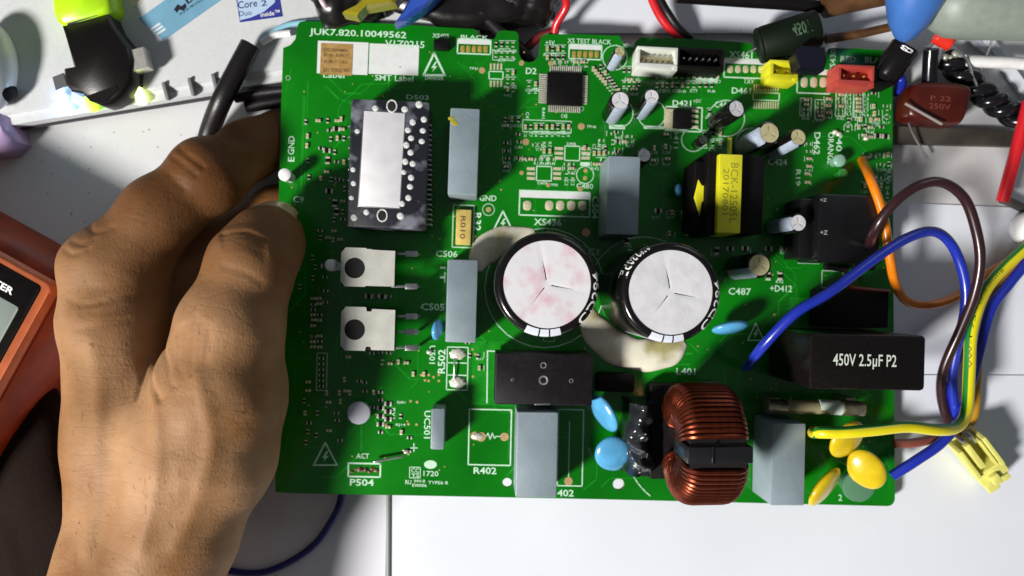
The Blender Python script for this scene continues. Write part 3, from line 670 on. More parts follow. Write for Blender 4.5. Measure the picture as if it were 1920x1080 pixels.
# surface-mount chips, shared meshes
def chip_mesh(name, body, l, w_, h):
    g = G(); g.rbox(0, 0, .08, h, l * .55, w_, 0, .05, mi=0); g.rbox(-l * .38, 0, .05, h * 1.02, l * .26, w_ * 1.04, 0, .05, mi=1); g.rbox(l * .38, 0, .05, h * 1.02, l * .26, w_ * 1.04, 0, .05, mi=1)
    return g.build(name, [body, SOLD], board, smooth=30)
kinds = [chip_mesh('chip_resistor', BLKP, 1.7, .9, .45), chip_mesh('chip_capacitor', TAN, 1.7, .95, .8), chip_mesh('chip_resistor', BLKP, 2.6, 1.5, .55), chip_mesh('bare_pad_pair', GREEN, 1.9, 1.0, .06)]
usedk = [0] * 4; rc = random.Random(11)
def chip(x, y, o_='h', k=0, h=0):
    o = kinds[k] if not usedk[k] else copy_of(kinds[k], parent=board); usedk[k] += 1
    o.location = L(x, y, 0) * S; o.rotation_euler.z = skew(y) + (math.pi / 2 if o_ == 'v' else 0) + rc.uniform(-.03, .03)
def brk(x, y, o_, a=7.5, b=4.6):
    if o_ == 'v': a, b = b, a
    for sx_ in (-1, 1):
        if rc.random() < .55:
            if o_ == 'h': seg(silk, (x + sx_ * a, y - b), (x + sx_ * a, y + b), 1.1)
            else: seg(silk, (x - a, y + sx_ * b), (x + a, y + sx_ * b), 1.1)
    if rc.random() < .5: T(rc.choice(['C41', 'R42', 'R17', 'C20', 'R8']), x - 7, y + b + 1, x + 7, y + b + 6, bold=0)
def grid(x0, y0, x1, y1, nx, ny, o_, ks=(0, 1, 3), p=1.0, jit=0.0, lab=None):
    for i in range(nx):
        for j in range(ny):
            if rc.random() > p: continue
            x = x0 + (x1 - x0) * (i / (nx - 1) if nx > 1 else .5); y = y0 + (y1 - y0) * (j / (ny - 1) if ny > 1 else .5)
            if x > 880: brk(x, y, o_ if o_ in 'hv' else 'h')
            chip(x + rc.uniform(-jit, jit), y + rc.uniform(-jit, jit), o_ if o_ in 'hv' else rc.choice('hv'), rc.choice(ks))
            if lab: T(rc.choice(['R4', 'C4', 'R1', 'C2', 'R7']), *( (x - 3, y + 8, x + 3, y + 18, 'd') if lab == 'b' else (x - 3, y - 18, x + 3, y - 8, 'd') if lab == 't' else (x + 8, y - 3, x + 20, y + 3) ), bold=0)
grid(930, 84, 962, 84, 4, 1, 'v', (3, 0)); grid(930, 103, 962, 103, 4, 1, 'v', (3, 1)); frame(924, 96, 964, 113, 1.2)
grid(952, 137, 962, 168, 2, 3, 'v', (3, 1)); grid(992, 158, 1004, 158, 2, 1, 'v', (1, 3), lab='b'); grid(1026, 92, 1056, 108, 4, 2, 'v', (1, 3, 0)); grid(1044, 116, 1092, 117, 5, 1, 'h', (3, 1))
for i in range(9): chip(1112 + i * 4.6, 130 + i * 5.2, 'v', rc.choice((1, 3, 1))); chip(1126 + i * 4.2, 126 + i * 5.6, 'v', rc.choice((1, 3, 0)))
grid(1170, 132, 1198, 158, 4, 2, 'v', (3, 0, 1)); grid(1232, 143, 1260, 160, 4, 2, 'v', (1, 3)); grid(1268, 143, 1345, 160, 8, 2, 'v', (3, 0, 1), .9)
grid(985, 237, 1066, 240, 9, 1, 'v', (1, 0, 1), lab='b'); frame(980, 226, 1071, 248, 1.4); T('R441', 1016, 224 - 22, 1022, 222, 'd'); T('C4', 986, 210, 992, 222, 'd'); T('C45', 1052, 214, 1064, 221)
grid(1003, 268, 1012, 276, 2, 1, 'h', (3,)); grid(1020, 284, 1031, 284, 2, 1, 'v', (1, 1), lab='t'); grid(982, 297, 1034, 300, 5, 1, 'h', (1, 3, 1)); grid(1062, 308, 1072, 316, 2, 2, 'h', (3, 1)); grid(1062, 330, 1074, 330, 2, 1, 'v', (1, 3), lab='b')
grid(1114, 288, 1132, 288, 3, 1, 'v', (1, 1, 3), lab='t'); grid(1116, 304, 1126, 312, 2, 1, 'h', (1,)); grid(1170, 256, 1181, 266, 2, 2, 'h', (3, 1)); T('D408', 1063, 267, 1079, 272); T('D409', 1008, 341, 1026, 346); T('TP146', 1100, 235, 1118, 240); T('TP402', 1032, 344, 1046, 349); T('TP31', 880, 126, 896, 131)
grid(1576, 178, 1576, 214, 1, 6, 'h', (1, 3), lab='r'); frame(1567, 172, 1585, 218, 1.6); grid(1609, 178, 1609, 216, 1, 6, 'h', (1, 3), lab='r'); frame(1600, 172, 1618, 220, 1.6)
grid(1511, 188, 1511, 214, 1, 4, 'h', (1, 3)); frame(1500, 184, 1521, 217, 1.4); grid(1537, 194, 1537, 218, 1, 4, 'h', (3, 1)); frame(1528, 187, 1546, 224, 1.4)
grid(1590, 226, 1652, 240, 7, 2, 'x', (1, 3, 0), .8, 3); grid(1618, 250, 1660, 262, 4, 1, 'h', (2, 1), .9, 3); grid(1626, 292, 1664, 330, 4, 3, 'x', (1, 0, 3), .7, 4); grid(1620, 345, 1650, 352, 3, 1, 'v', (1,))
grid(1515, 270, 1517, 312, 1, 4, 'h', (3, 1)); grid(1513, 326, 1513, 342, 1, 2, 'h', (1, 2)); grid(1330, 210, 1330, 238, 1, 3, 'v', (0, 3)); grid(1322, 252, 1350, 270, 3, 2, 'v', (3, 0, 1)); grid(1226, 255, 1250, 300, 2, 3, 'x', (2, 1), .8, 3)
grid(947, 225, 972, 225, 3, 1, 'v', (1, 0)); grid(950, 238, 972, 312, 2, 6, 'h', (1, 0, 2), .8, 2); grid(617, 225, 643, 415, 3, 11, 'x', (1, 0, 2, 0), .7, 4); grid(600, 430, 640, 448, 4, 2, 'x', (1, 0), .8, 3)
grid(588, 560, 600, 650, 2, 10, 'h', (0, 1), .8, 1); grid(603, 672, 603, 724, 1, 6, 'h', (0,)); grid(648, 690, 700, 715, 5, 2, 'x', (0, 1), .6, 4); grid(714, 735, 714, 810, 1, 6, 'h', (1, 0, 2)); grid(728, 757, 728, 800, 1, 4, 'h', (2, 1)); grid(575, 755, 635, 830, 4, 5, 'x', (0, 1), .55, 5)
grid(700, 660, 760, 680, 5, 2, 'x', (0, 1, 3), .7, 3); grid(775, 690, 795, 712, 2, 1, 'v', (1,)); grid(560, 460, 590, 540, 2, 5, 'x', (0,), .5, 5); grid(1230, 400, 1285, 440, 3, 3, 'x', (2, 0, 1), .7, 6); grid(1340, 460, 1400, 480, 3, 1, 'x', (2, 0), .8, 4)
grid(610, 498, 612, 566, 1, 4, 'h', (0, 2), .9, 2); grid(690, 552, 730, 556, 4, 1, 'h', (2, 0), 1, 2); grid(1440, 465, 1470, 467, 2, 1, 'h', (2,)); grid(1440, 515, 1462, 520, 2, 1, 'v', (2, 1)); grid(1545, 585, 1650, 600, 5, 1, 'x', (2, 1), 1, 5); grid(1175, 450, 1180, 500, 1, 3, 'v', (2,), 1, 3)
grid(756, 780, 772, 850, 2, 3, 'x', (1, 0), .6, 6)
grid(1070, 96 + 22, 1100, 124, 4, 1, 'v', (1, 3)); grid(1180, 150, 1190, 168, 2, 2, 'h', (1, 3)); grid(1100, 250, 1160, 282, 5, 3, 'x', (1, 0, 3), .5, 5); grid(1545, 186, 1560, 212, 1, 3, 'h', (1,)); grid(1640, 178, 1662, 222, 2, 5, 'x', (1, 0, 3), .7, 3); grid(575, 225, 600, 330, 2, 5, 'x', (0, 1), .5, 5); grid(640, 735, 700, 760, 4, 2, 'x', (0, 1), .6, 5); grid(880, 640, 900, 690, 2, 3, 'x', (1, 0), .6, 4); grid(580, 670, 650, 735, 3, 4, 'x', (0, 1, 1), .5, 6)
T('RJ401', 745, 752, 760, 758); T('RJ14', 742, 794, 760, 800); T('RV1', 735, 765, 741, 785, 'd'); seg(silk, (770, 840), (782, 840), 2); seg(silk, (776, 832), (776, 846), 2); T('1T', 825, 500, 835, 530, 'd')
for x, y in ((762, 847), (1565, 248), (1572, 252), (1623, 260), (805, 660), (870, 505)):
    g = G(); c = L(x, y, 0); g.ell((c.x, c.y, .4), 1.1, .9, .9, n=12, m=6); g.build('solder_blob', SOLD, board)
# posts
for x, y, r, h, m_, lab in ((619, 497, 11.5, 14, WPL, None), (533, 327, 12, 9, WPL, None), (672, 775, 22, 5, mat('grey_translucent_nylon', (.45, .46, .52), .5), 'dull grey nylon standoff'), (1612, 912, 31, 6, mat('green_tinted_nylon', (.10, .24, .14), .3), 'translucent green tinted standoff'), (1576, 300, 12, 5, mat('clear_led', (.25, .45, .35), .15, coat=.5), 'clear indicator lamp'), (1582, 324, 9, 5, mat('green_led', (.03, .25, .04), .12, coat=.5), 'green indicator lamp')):
    g = G(); c = L(x, y, h); kk = r * kL(x, y, h); g.lathe([(kk * .75, 0), (kk * .8, h * .5), (kk, h * .7), (kk * .96, h - .3), (kk * .7, h), (kk * .2, h + .1)], c.x, c.y, 24); g.build('standoff' if 'lamp' not in (lab or '') else 'indicator_lamp', m_, board, label=lab, smooth=60)
# burnt P504 pad area
g = G()
for i in range(8):
    c = L(662 + i * 6 + rc.uniform(-2, 2), 882 + rc.uniform(-3, 3), 0); g.ell((c.x, c.y, .1), rc.uniform(.6, 1.4), rc.uniform(.5, 1.1), rc.uniform(.2, .7), n=10, m=6)
g.build('burnt_flux', mat('burnt_brown', (.03, .012, .006), .3, c2=(.3, .2, .1), vscale=900), board, kind='stuff')
# small axial parts lit in the bluish corner
for (x0, y0, x1, y1, h, r, m_, nm) in ((1545, 498, 1590, 506, 3, 1.3, BLKP, 'diode'), (1596, 497, 1640, 500, 3.5, 1.5, BLKP, 'diode'), (1590, 540, 1668, 548, 5, 1.0, mat('red_brown_resin', (.30, .04, .015), .3), 'axial_resistor'), (755, 856, 700, 866, 2, .5, STEEL, 'bare_link')):
    g = G(); a, b = L(x0, y0, h), L(x1, y1, h); g.tube([a, a.lerp(b, .05), a.lerp(b, .2), a.lerp(b, .8), a.lerp(b, .95), b], r, 12, taper=lambda t: .7 if t < .1 or t > .9 else (1.1 if t < .3 or t > .7 else .95)); g.build(nm, m_, board)
wf.build('label_field', mat('solid_white_ink', (.68, .70, .70), .55, var=.03, vscale=400), board, kind='stuff', smooth=0); silk.build('silkscreen', SILK, board, smooth=0)

# ------------------------------------------------------------------ setting
g = G(); g.rbox(0, 0, -20, 0, 1400, 1100, 0, 2); g.build('table', WHITE, kind='structure')

# ------------------------------------------------------------------ wires (world millimetres)
def wire(name, pts, r, m, lab, n=10, stripe=None, sub=8, group=None, cat='wire', ends=None):
    if pts[0][0] > 1390 and cat == 'wire': pts = [(p[0], p[1], max(r + 1, p[2] - 7)) for p in pts]
    g = G(); g.tube(catmull([P(*p) for p in pts], sub), r, n, stripe=stripe); o = g.build(name, m, label=lab, cat=cat, group=group, smooth=70); return o
WB = mat('blue_pvc', (.012, .028, .36), .3, coat=.2, var=.06, vscale=150); WO = mat('orange_pvc', (.74, .20, .004), .3, coat=.2, var=.08, vscale=150); WK = mat('dark_brown_pvc', (.030, .010, .012), .3, coat=.2)
WY = mat('yellow_pvc', (.74, .64, .01), .3, coat=.2); WG = mat('green_pvc', (.02, .22, .03), .3); WBR = mat('pinkish_brown_pvc', (.22, .06, .04), .35); RED = mat('red_pvc', (.55, .012, .02), .3, coat=.2); BLK = mat('black_rubber', (.007, .005, .006), .4, bump=.1, bscale=1200)
wire('orange_wire', [(1616, 300, 16), (1632, 335, 30), (1655, 400, 32), (1668, 480, 30), (1678, 530, 26), (1698, 563, 22), (1735, 572, 20), (1790, 558, 18), (1850, 515, 16), (1930, 468, 14)], 1.6, WO, 'orange wire leaving the top right of the board and looping beside it')
wire('brown_wire', [(1626, 482, 20), (1636, 440, 38), (1668, 390, 44), (1715, 352, 45), (1765, 342, 44), (1808, 372, 42), (1830, 430, 40), (1838, 490, 38), (1826, 555, 34), (1800, 620, 28), (1770, 690, 22), (1765, 740, 18), (1778, 790, 15), (1795, 812, 13)], 1.7, WK, 'dark brown wire in a tall loop right of the board')
wire('blue_wire', [(1398, 688, 21), (1404, 684, 30), (1430, 650, 42), (1490, 588, 48), (1560, 545, 48), (1640, 485, 44), (1700, 447, 40), (1750, 434, 36), (1785, 460, 32), (1808, 520, 30), (1810, 580, 28), (1795, 650, 24), (1785, 710, 20), (1790, 770, 16), (1800, 800, 12)], 1.75, WB, 'blue wire running from the board centre over its right edge')
wire('blue_wire', [(1935, 480, 14), (1890, 535, 16), (1858, 580, 18), (1838, 650, 18), (1820, 720, 18), (1800, 785, 20), (1765, 830, 22), (1720, 862, 22), (1672, 893, 20)], 1.85, WB, 'blue wire behind the striped one, ending at the board\'s lower right corner')
wire('earth_wire', [(1526, 812, 20), (1530, 811, 40), (1580, 811, 44), (1640, 806, 44), (1700, 800, 42), (1760, 806, 38), (1795, 800, 32), (1812, 770, 28), (1817, 700, 26), (1822, 620, 26), (1845, 550, 24), (1880, 505, 22), (1935, 455, 20)], 2.0, [WY, WG], 'thick yellow wire with a green stripe bending down from the right', stripe=(15, 16, 17), n=20)
wire('blue_wire', [(1812, 600, 22), (1800, 660, 20), (1775, 720, 18), (1774, 760, 16), (1790, 790, 14)], 1.5, WB, 'short thin blue wire piece between the brown and striped wires', n=10)
wire('brown_wire', [(1676, 832, 19), (1710, 831, 19), (1745, 824, 18), (1775, 812, 16), (1800, 790, 14)], 1.7, WBR, 'pinkish brown wire end at the lower right edge of the board')
wire('ochre_wire', [(1935, 470, 12), (1870, 540, 12), (1842, 600, 12), (1832, 700, 12), (1826, 780, 12), (1800, 810, 12)], 1.6, mat('ochre_pvc', (.45, .22, .01), .35), 'ochre wire tucked under the striped one')
wire('blue_wire', [(640, 900, 3), (640, 930, 3), (628, 965, 5), (590, 1020, 3), (530, 1060, 2.5), (470, 1075, 2.2), (380, 1060, 2.2)], 1.3, mat('navy_pvc', (.008, .01, .14), .35), 'thin navy wire curving on the table beside the wrist')
wire('cable_loop', [(620, 40, 13.0), (570, 42, 13.0), (530, 50, 13.0), (488, 76, 13.2)], 1.0, mat('light_blue_pvc', (.25, .5, .62), .35), 'light blue cable passing over the laptop beneath the corner of the board', cat='cable')
wire('cable_loop', [(545, 62, 13.5), (515, 66, 13.5), (490, 80, 13.5)], 1.3, WPL, 'white cable beneath the light blue one', cat='cable')
wire('probe_cable', [(470, 84, 17.5), (440, 140, 18), (415, 190, 17), (395, 240, 10), (385, 275, 6)], 3.6, BLK, 'thick black cable end lying across the laptop edge', cat='cable')
wire('probe_cable', [(440, 182, 8), (500, 172, 8), (570, 165, 8)], 2.2, BLK, 'thin black cable running under the board from the laptop edge', cat='cable')
wire('probe_cable', [(462, 200, 5), (500, 192, 5), (570, 182, 5)], 2.6, BLK, 'short black cable above the index finger', cat='cable')
wire('red_wire', [(1215, -20, 14), (1235, 25, 10), (1258, 55, 8), (1290, 82, 4)], 1.6, RED, 'red wire reaching the top edge of the board beside a black one')
wire('black_wire', [(1228, -20, 15), (1248, 18, 11), (1270, 50, 9), (1295, 72, 5)], 1.5, BLK, 'black wire beside the red wire at the top edge')
wire('test_lead', [(1930, 190, 14), (1912, 260, 12), (1893, 330, 10), (1880, 378, 8)], 2.3, RED, 'red test lead at the right edge of the picture', cat='cable')
wire('test_lead', [(1878, 372, 2.5), (1900, 382, 2.5), (1940, 400, 2.5)], 1.7, mat('grey_rubber', (.06, .05, .05), .5), 'dark grey lead continuing from the red one', cat='cable')
wire('white_tube', [(1808, 114, 10), (1850, 116, 10), (1900, 118, 10), (1940, 122, 10)], 2.2, WPL, 'white plastic tube end above the twisted black cable', cat='tube')
def twist(cl, rr, r, m, name, lab, turns=5):
    base = catmull([P(*p) for p in cl], 14); o1 = None; n = len(base); g = G()
    for ph in (0, math.pi):
        pts = []
        for i, p in enumerate(base):
            t = (base[min(i + 1, n - 1)] - base[max(i - 1, 0)]).normalized(); s_ = t.cross(Vector((0, 0, 1))).normalized(); u = s_.cross(t); a = ph + turns * 2 * math.pi * i / n
            pts.append(p + s_ * math.cos(a) * rr + u * math.sin(a) * rr)
        g.tube(pts, r, 10)
    g.build(name, m, label=lab, cat='cable', smooth=70)
twist([(1775, 110, 7), (1810, 145, 7), (1850, 180, 7), (1885, 205, 7), (1940, 235, 7)], 2.4, 2.5, mat('glossy_black_pvc', (.006, .006, .008), .18), 'twisted_cable', 'glossy black twisted cable pair beside the red capacitor', 3)

# yellow-green lead lettering is printed on the wire
g = G(); cl = catmull([P(*p) for p in [(1822, 690, 28), (1824, 620, 28), (1846, 550, 26), (1882, 505, 24)]], 10)
def along(u, v):
    f = u * (len(cl) - 1.001); i = int(f); p = cl[i].lerp(cl[i + 1], f - i); t = (cl[i + 1] - cl[i]).normalized(); s_ = t.cross(Vector((0, 0, 1))).normalized()
    off = -.3 + (v - .5) * -1.4; zz = math.sqrt(max(0, 2.03 ** 2 - off ** 2)); return p + s_ * off + Vector((0, 0, zz - 2 + .04))
put_text(g, 'VW-1 75\u00b0 & Zhong', along, .0); o = g.build('wire_print', mat('dark_print', (.02, .05, .01), .5), bpy.data.objects['earth_wire'], smooth=0)

# yellow connector plug lying on the table
M_ = None
pg = empty('yellow_plug', (0, 0, 0), 'pale yellow connector plug lying on the table beside the wires', 'connector')
pc = P(1838, 862, 9); ang = math.atan2(-(905 - 822), (1868 - 1802)); Mp = Matrix.Translation(pc) @ Matrix.Rotation(ang, 4, 'Z') @ Matrix.Rotation(R(12), 4, 'X') @ Matrix.Rotation(R(8), 4, 'Y')
YP = mat('pale_yellow_nylon', (.70, .67, .17), .4, var=.05, vscale=250, sss=.0)
g = G()
for yy in (-4.6, 4.6): g.rbox(-4, yy, -5, 5.5, 13, 1.6, 0, .3)
g.rbox(-4, 0, -5, -3.4, 13, 9, 0, .3); g.rbox(-4.2, 3, -3, 5.2, 12, .9, 0, .2); g.rbox(4.5, 0, -5, 4, 5, 10.8, 0, .5); g.rbox(9, -2.6, -4.5, 2.5, 6.5, 4.4, 0, .4); g.rbox(9, 2.6, -4.5, 1.5, 5.5, 4.4, 0, .4)
g.xf(Mp, 0); g.build('housing', YP, pg)
g = G(); g.rbox(-6, -1.5, 3.5, 5.6, 11, 2.2, 0, .3); g.rbox(6, -.5, 3.8, 6.0, 4, 3.2, 0, .4); g.xf(Mp, 0); g.build('latch', YP, pg)
for yy in (-2.6, 2.6):
    g = G(); g.rbox(12.2, yy, -2, .2, .5, 1.8, 0, .1); g.xf(Mp, 0); g.build('contact_slot', mat('slot_olive', (.2, .18, .02), .6), pg)
for yy in (-1.2, 1.6):
    g = G(); g.rbox(-10.6, yy, -3, 3.5, 3.5, 1.6, 0, .3); g.xf(Mp, 0); g.build('wire_terminal', STEEL, pg)

# ------------------------------------------------------------------ laptop and things on it
LH = 11.8
lap = empty('laptop', (0, 0, 0), 'silver laptop palm rest with lit status lights along its front edge', 'laptop')
SIL = mat('silver_palm_rest', (.58, .60, .61), .45, metal=.05, var=.03, vscale=900, bump=.05, bscale=4000)
q = [(-400, 300), (0, 238), (525, 152), (900, 91), (900, -500), (-400, -500)]
g = G(); g.prism([P(x, y, LH - 2.5) for x, y in q], 3, LH - 2.5, 0); g.prism([P(x, y - 22, LH) for x, y in q], 5, LH, 1.2)
g.build('palm_rest', SIL, lap)
# rounded front lip
g = G(); a, b = P(-400, 300, 7.0), P(900, 91, 7.0); g.tube([a + Vector((0, 5.2, 0)), b + Vector((0, 5.2, 0))], 4.4, 20); g.build('front_lip', SIL, lap)
g = G(); a, b = P(-400, 303, 3.5), P(900, 94, 3.5); g.tube([a, b], 2.4, 12); g.build('base_edge', mat('dark_base', (.03, .03, .035), .5), lap)
for (x, y, kind_) in ((122, 195, 'b'), (172, 191, 'g'), (263, 178, 'w'), (222, 184, 0), (312, 171, 0), (360, 163, 0), (404, 155, 0)):
    m_ = {'b': mat('blue_status_light', (.2, .4, 1), .4, emit=(.30, .55, 1, 12)), 'g': mat('green_status_light', (.3, .9, .05), .4, emit=(.4, 1, .03, 3.5)), 'w': mat('lime_status_light', (.8, 1, .4), .4, emit=(.85, 1, .3, 3.5)), 0: mat('slot_grey', (.14, .14, .15), .6)}[kind_]
    g = G(); c = P(x, y, LH - .4); g.rbox(0, 0, -1.5, 1.2 if kind_ == 0 else 2.0, 1.3 if kind_ == 0 else 2.4, 6.5 if kind_ == 0 else 7, 0, .2, .6); g.xf(Matrix.Translation(c) @ Matrix.Rotation(R(9), 4, 'Z') @ Matrix.Rotation(R(14), 4, 'X'), 0); g.build('status_light' if kind_ else 'slot', m_, lap)
def sticker(name, pts, m, z0=LH + .02, th=.15, parent=lap, lab=None):
    g = G(); g.prism([P(x, y, z0) for x, y in pts], z0, z0 + th); return g.build(name, m, parent, label=lab, smooth=0)
def ptxt(s, p0, dx, dy, z, m, parent, name, bold=0.0, curve=None):   # p0 lower-left px, dx,dy px vectors
    g = G(); put_text(g, s, lambda u, v: P(p0[0] + dx[0] * u + dy[0] * v, p0[1] + dx[1] * u + dy[1] * v, z), bold); return g.build(name, m, parent, smooth=0)
st = sticker('blue_sticker', [(261, 35), (307, 76), (432, -12), (380, -50)], mat('dusty_blue_print', (.15, .33, .46), .45, var=.05, vscale=200), lab='long dusty blue sticker with pale stripes')
for i in range(3):
    x, y = 281 + i * 5, 54 + i * 5; sticker('pale_stripe', [(x, y), (x + 3, y + 3), (x + 21, y - 9), (x + 18, y - 12)], mat('pale_ink', (.6, .66, .7), .5), LH + .2, .02, st)
g = G(); g.prism([P(*p, LH + .2) for p in ((326, 18), (333, 8), (340, 12), (347, 6), (350, 12), (345, 20), (336, 18), (332, 24))], LH + .2, LH + .24); g.build('logo', mat('black_ink', (.01, .01, .02), .5), st, smooth=0)
ptxt('AQUA PROTECTION', (338, 30), (58, -38), (-3, -5), LH + .22, mat('black_ink', (.01, .01, .02)), st, 'small_print'); ptxt('D', (352, 8), (14, -9), (-6, -10), LH + .22, mat('black_ink', (.01, .01, .02)), st, 'large_letter', .03)
st2 = sticker('processor_sticker', [(440, -22), (450, 42), (530, 31), (520, -32)], mat('indigo_print', (.03, .035, .26), .4), lab='blue and silver processor sticker')
sticker('silver_field', [(443, -18), (450, 38), (470, 33), (495, 22), (515, 5), (519, -20)], mat('silver_ink', (.42, .55, .72), .4), LH + .2, .03, st2)
INK = mat('navy_ink', (.01, .02, .12), .5)
ptxt('Core', (447, 17), (36, -5), (-2, -14), LH + .25, INK, st2, 'print_core', .01); ptxt('2', (490, 12), (11, -2), (-1, -11), LH + .25, INK, st2, 'print_two', .01); ptxt('Duo', (449, 31), (23, -3), (-1, -10), LH + .25, INK, st2, 'print_duo', .0)
ptxt('inside\u2122', (489, 32), (36, -5), (-1, -9), LH + .25, WPL, st2, 'print_inside', .01)
sticker('yellow_sticker', [(228, -30), (250, 14), (262, 6), (300, -30)], mat('cream_print', (.7, .66, .5), .5), lab='cream sticker corner')

# USB adapter stack on the palm rest
ad = empty('usb_adapter', (0, 0, 0), 'black usb adapter with metal plugs and a neon green cap', 'adapter')
g = G(); H = LH + 9
def wp(pts, z0, z1, b, mi=0): g.prism([P(x, y, z1) for x, y in pts], z0, z1, b, mi)
wp([(114, 45), (200, 22), (212, 50), (240, 85), (247, 112), (244, 150), (225, 180), (205, 192), (190, 196), (165, 188), (152, 175), (130, 170), (120, 155), (117, 128), (136, 124)], LH + .1, H, 1.2)
g.build('body', mat('adapter_black', (.006, .004, .004), .35, bump=.05), ad, smooth=50)
g = G(); wp([(160, 180), (217, 160), (222, 166), (200, 190), (188, 193), (168, 190)], H - .5, H + .35, .3); g.build('rounded_end', mat('adapter_black', (.006, .004, .004)), ad)
g = G(); wp([(226, 98), (268, 87), (277, 125), (235, 137)], LH + 3, LH + 7.5, .25); g.build('usb_c_plug', mat('brushed_plug', (.55, .54, .50), .35, metal=.6, var=.05, vscale=400), ad, label='bright metal plug on the right side')
g = G(); wp([(97, 144), (118, 136), (127, 160), (104, 170)], LH + 1.5, LH + 5, .25); g.build('micro_usb_plug', STEEL, ad, label='small metal plug on the left side')
g = G(); wp([(122, 40), (182, 22), (184, 28), (125, 46)], LH + 2, H + .3, .4); g.build('metal_collar', STEEL, ad)
g = G(); wp([(90, -40), (96, 20), (104, 38), (116, 47), (198, 24), (206, 8), (200, -40)], LH + .1, H + 1, 1.6); g.build('neon_cap', mat('neon_green_silicone', (.45, .80, .01), .35, var=.1, vscale=150, coat=.2), ad, label='neon lime green cap', smooth=60)

# white mouse-like body and lilac cable boot on the left edge
g = G(); c = P(-20, 125, LH + 6); g.ell(tuple(c), 9, 16, 8, n=28, m=14); ms = g.build('mouse', mat('glossy_white_plastic', (.62, .62, .62), .3, coat=.3), label='white rounded gadget at the left edge above the laptop corner', cat='mouse', smooth=80)
g = G(); c = P(2, 170, LH + 5); g.ell(tuple(c), 5, 4.5, 5, n=20, m=10); g.build('dark_end', BLKP, ms, smooth=80)
g = G(); g.prism([P(*p, 12) for p in ((-60, 205), (2, 195), (10, 225), (20, 262), (-2, 285), (-60, 290))], 0.1, 12, 2.5); g.build('lilac_block', mat('lilac_plastic', (.42, .30, .50), .35, coat=.2), label='lilac grey plastic block at the left edge under the white gadget', cat='block', smooth=50)

# ------------------------------------------------------------------ multimeter
mm = empty('multimeter', (0, 0, 0), 'orange multimeter with a black screen surround and grey display at the left edge', 'multimeter')
ORG = mat('orange_rubber', (.38, .045, .006), .5, c2=(.24, .026, .004), vscale=120, bump=.15, bscale=900)
def mp(u, v, z):    # u along the top edge (mm leftwards), v down the right edge
    o = P(78, 538, 38); e1 = Vector((-math.cos(R(29)), math.sin(R(29)), 0)); e2 = Vector((-math.sin(R(29)), -math.cos(R(29)), 0)); q = o + e1 * u + e2 * v; return Vector((q.x, q.y, z))
def mprism(name, u0, v0, u1, v1, z0, z1, m, b=.5, cr=1, lab=None, parent=mm):
    g = G(); sx, sy = abs(u1 - u0), abs(v1 - v0); pts = [mp((u0 + u1) / 2 - x, (v0 + v1) / 2 + y, 0) for x, y in rrect(sx, sy, cr, 4)]
    g.prism(pts, z0, z1, b); return g.build(name, m, parent, label=lab, smooth=50)
mprism('body', -5.5, -6, 80, 165, .1, 33, ORG, 3.5, 6); mprism('holster_rim', -3.2, -2.4, 74, 160, 30, 37.5, mat('orange_rim', (.62, .16, .06), .4, var=.1, vscale=200), 1.2, 3)
mprism('screen_surround', 0, 0, 70, 60, 30, 38, BLKP, .4, 1.5); mprism('display', 3, 9.4, 62, 50, 37.5, 38.3, mat('grey_lcd', (.42, .50, .46), .3, coat=.3), .2, 1)
def mtext(s, u_right, v_bot, wdt, hgt):
    g = G(); put_text(g, s, lambda u, v: mp(u_right + wdt * (1 - u), v_bot - hgt * v, 38.15), .03); g.build('lettering', WPL, mm, smooth=0)
mtext('MULTIMETER', 7.2, 7.2, 24, 2.4); mtext('DIGITAL', 14.6, 3.9, 16, 2.3)

# black pouch at the lower left
def pouch(name, cx, cy, z, rx, ry, rz, yaw, m, lab, cat, amp=.1, seed=1, n=40, mseg=20, power=.7):
    rn = random.Random(seed); ph = [rn.uniform(0, 6) for _ in range(6)]
    def fn(v):
        k = 1 / max(.2, (abs(v.x) ** (2 / power) + abs(v.y) ** (2 / power) + abs(v.z) ** (2 / power)) ** (power / 2)) if power < 1 else 1
        return k * (1 + amp * (math.sin(v.x * 5 + ph[0]) * math.cos(v.y * 6 + ph[1]) + .5 * math.sin(v.y * 13 + ph[2] + v.z * 7) + .3 * math.sin(v.x * 19 + ph[3])))
    g = G(); c = P(cx, cy, z); g.ell(tuple(c), rx, ry, rz, Matrix.Rotation(R(yaw), 3, 'Z'), n=n, m=mseg, fn=fn)
    return g.build(name, m, label=lab, cat=cat, smooth=80)
pouch('black_pouch', 25, 935, 8, 27, 52, 11, 14, mat('dark_brown_cloth', (.010, .0045, .003), .8, spec=.1, bump=.3, bscale=500), 'dark brown cloth pouch in the shade below the multimeter', 'pouch', .05, 2)
# clutter behind the top edge
blackbag = mat('black_bag_film', (.006, .005, .005), .28, bump=.4, bscale=120)
pouch('black_bag', 650, -62, LH + 3, 14, 22, 10, 5, blackbag, 'crumpled black bag behind the top left of the board', 'bag', .08, 5)
pouch('black_bag', 860, -40, 9, 30, 19, 9, -4, blackbag, 'wide black bag above the board between the coloured wrapper and the white gap', 'bag', .08, 8)
pouch('black_bag', 990, -22, 9, 13, 13, 9, -25, blackbag, 'small black bag bulging left of the bright paper', 'bag', .09, 12)
g = G(); wpp = [(738, 42), (752, 22), (770, -10), (830, -20), (806, 4), (780, 24), (756, 36)]; g.prism([P(x, y, 27) for x, y in wpp], 20, 27, 1.5); g.build('blue_wrapper', mat('shiny_blue_film', (.03, .08, .42), .15, coat=.5, bump=.6, bscale=200), label='shiny deep blue wrapper tip poking out of the black bag', cat='wrapper', smooth=30)
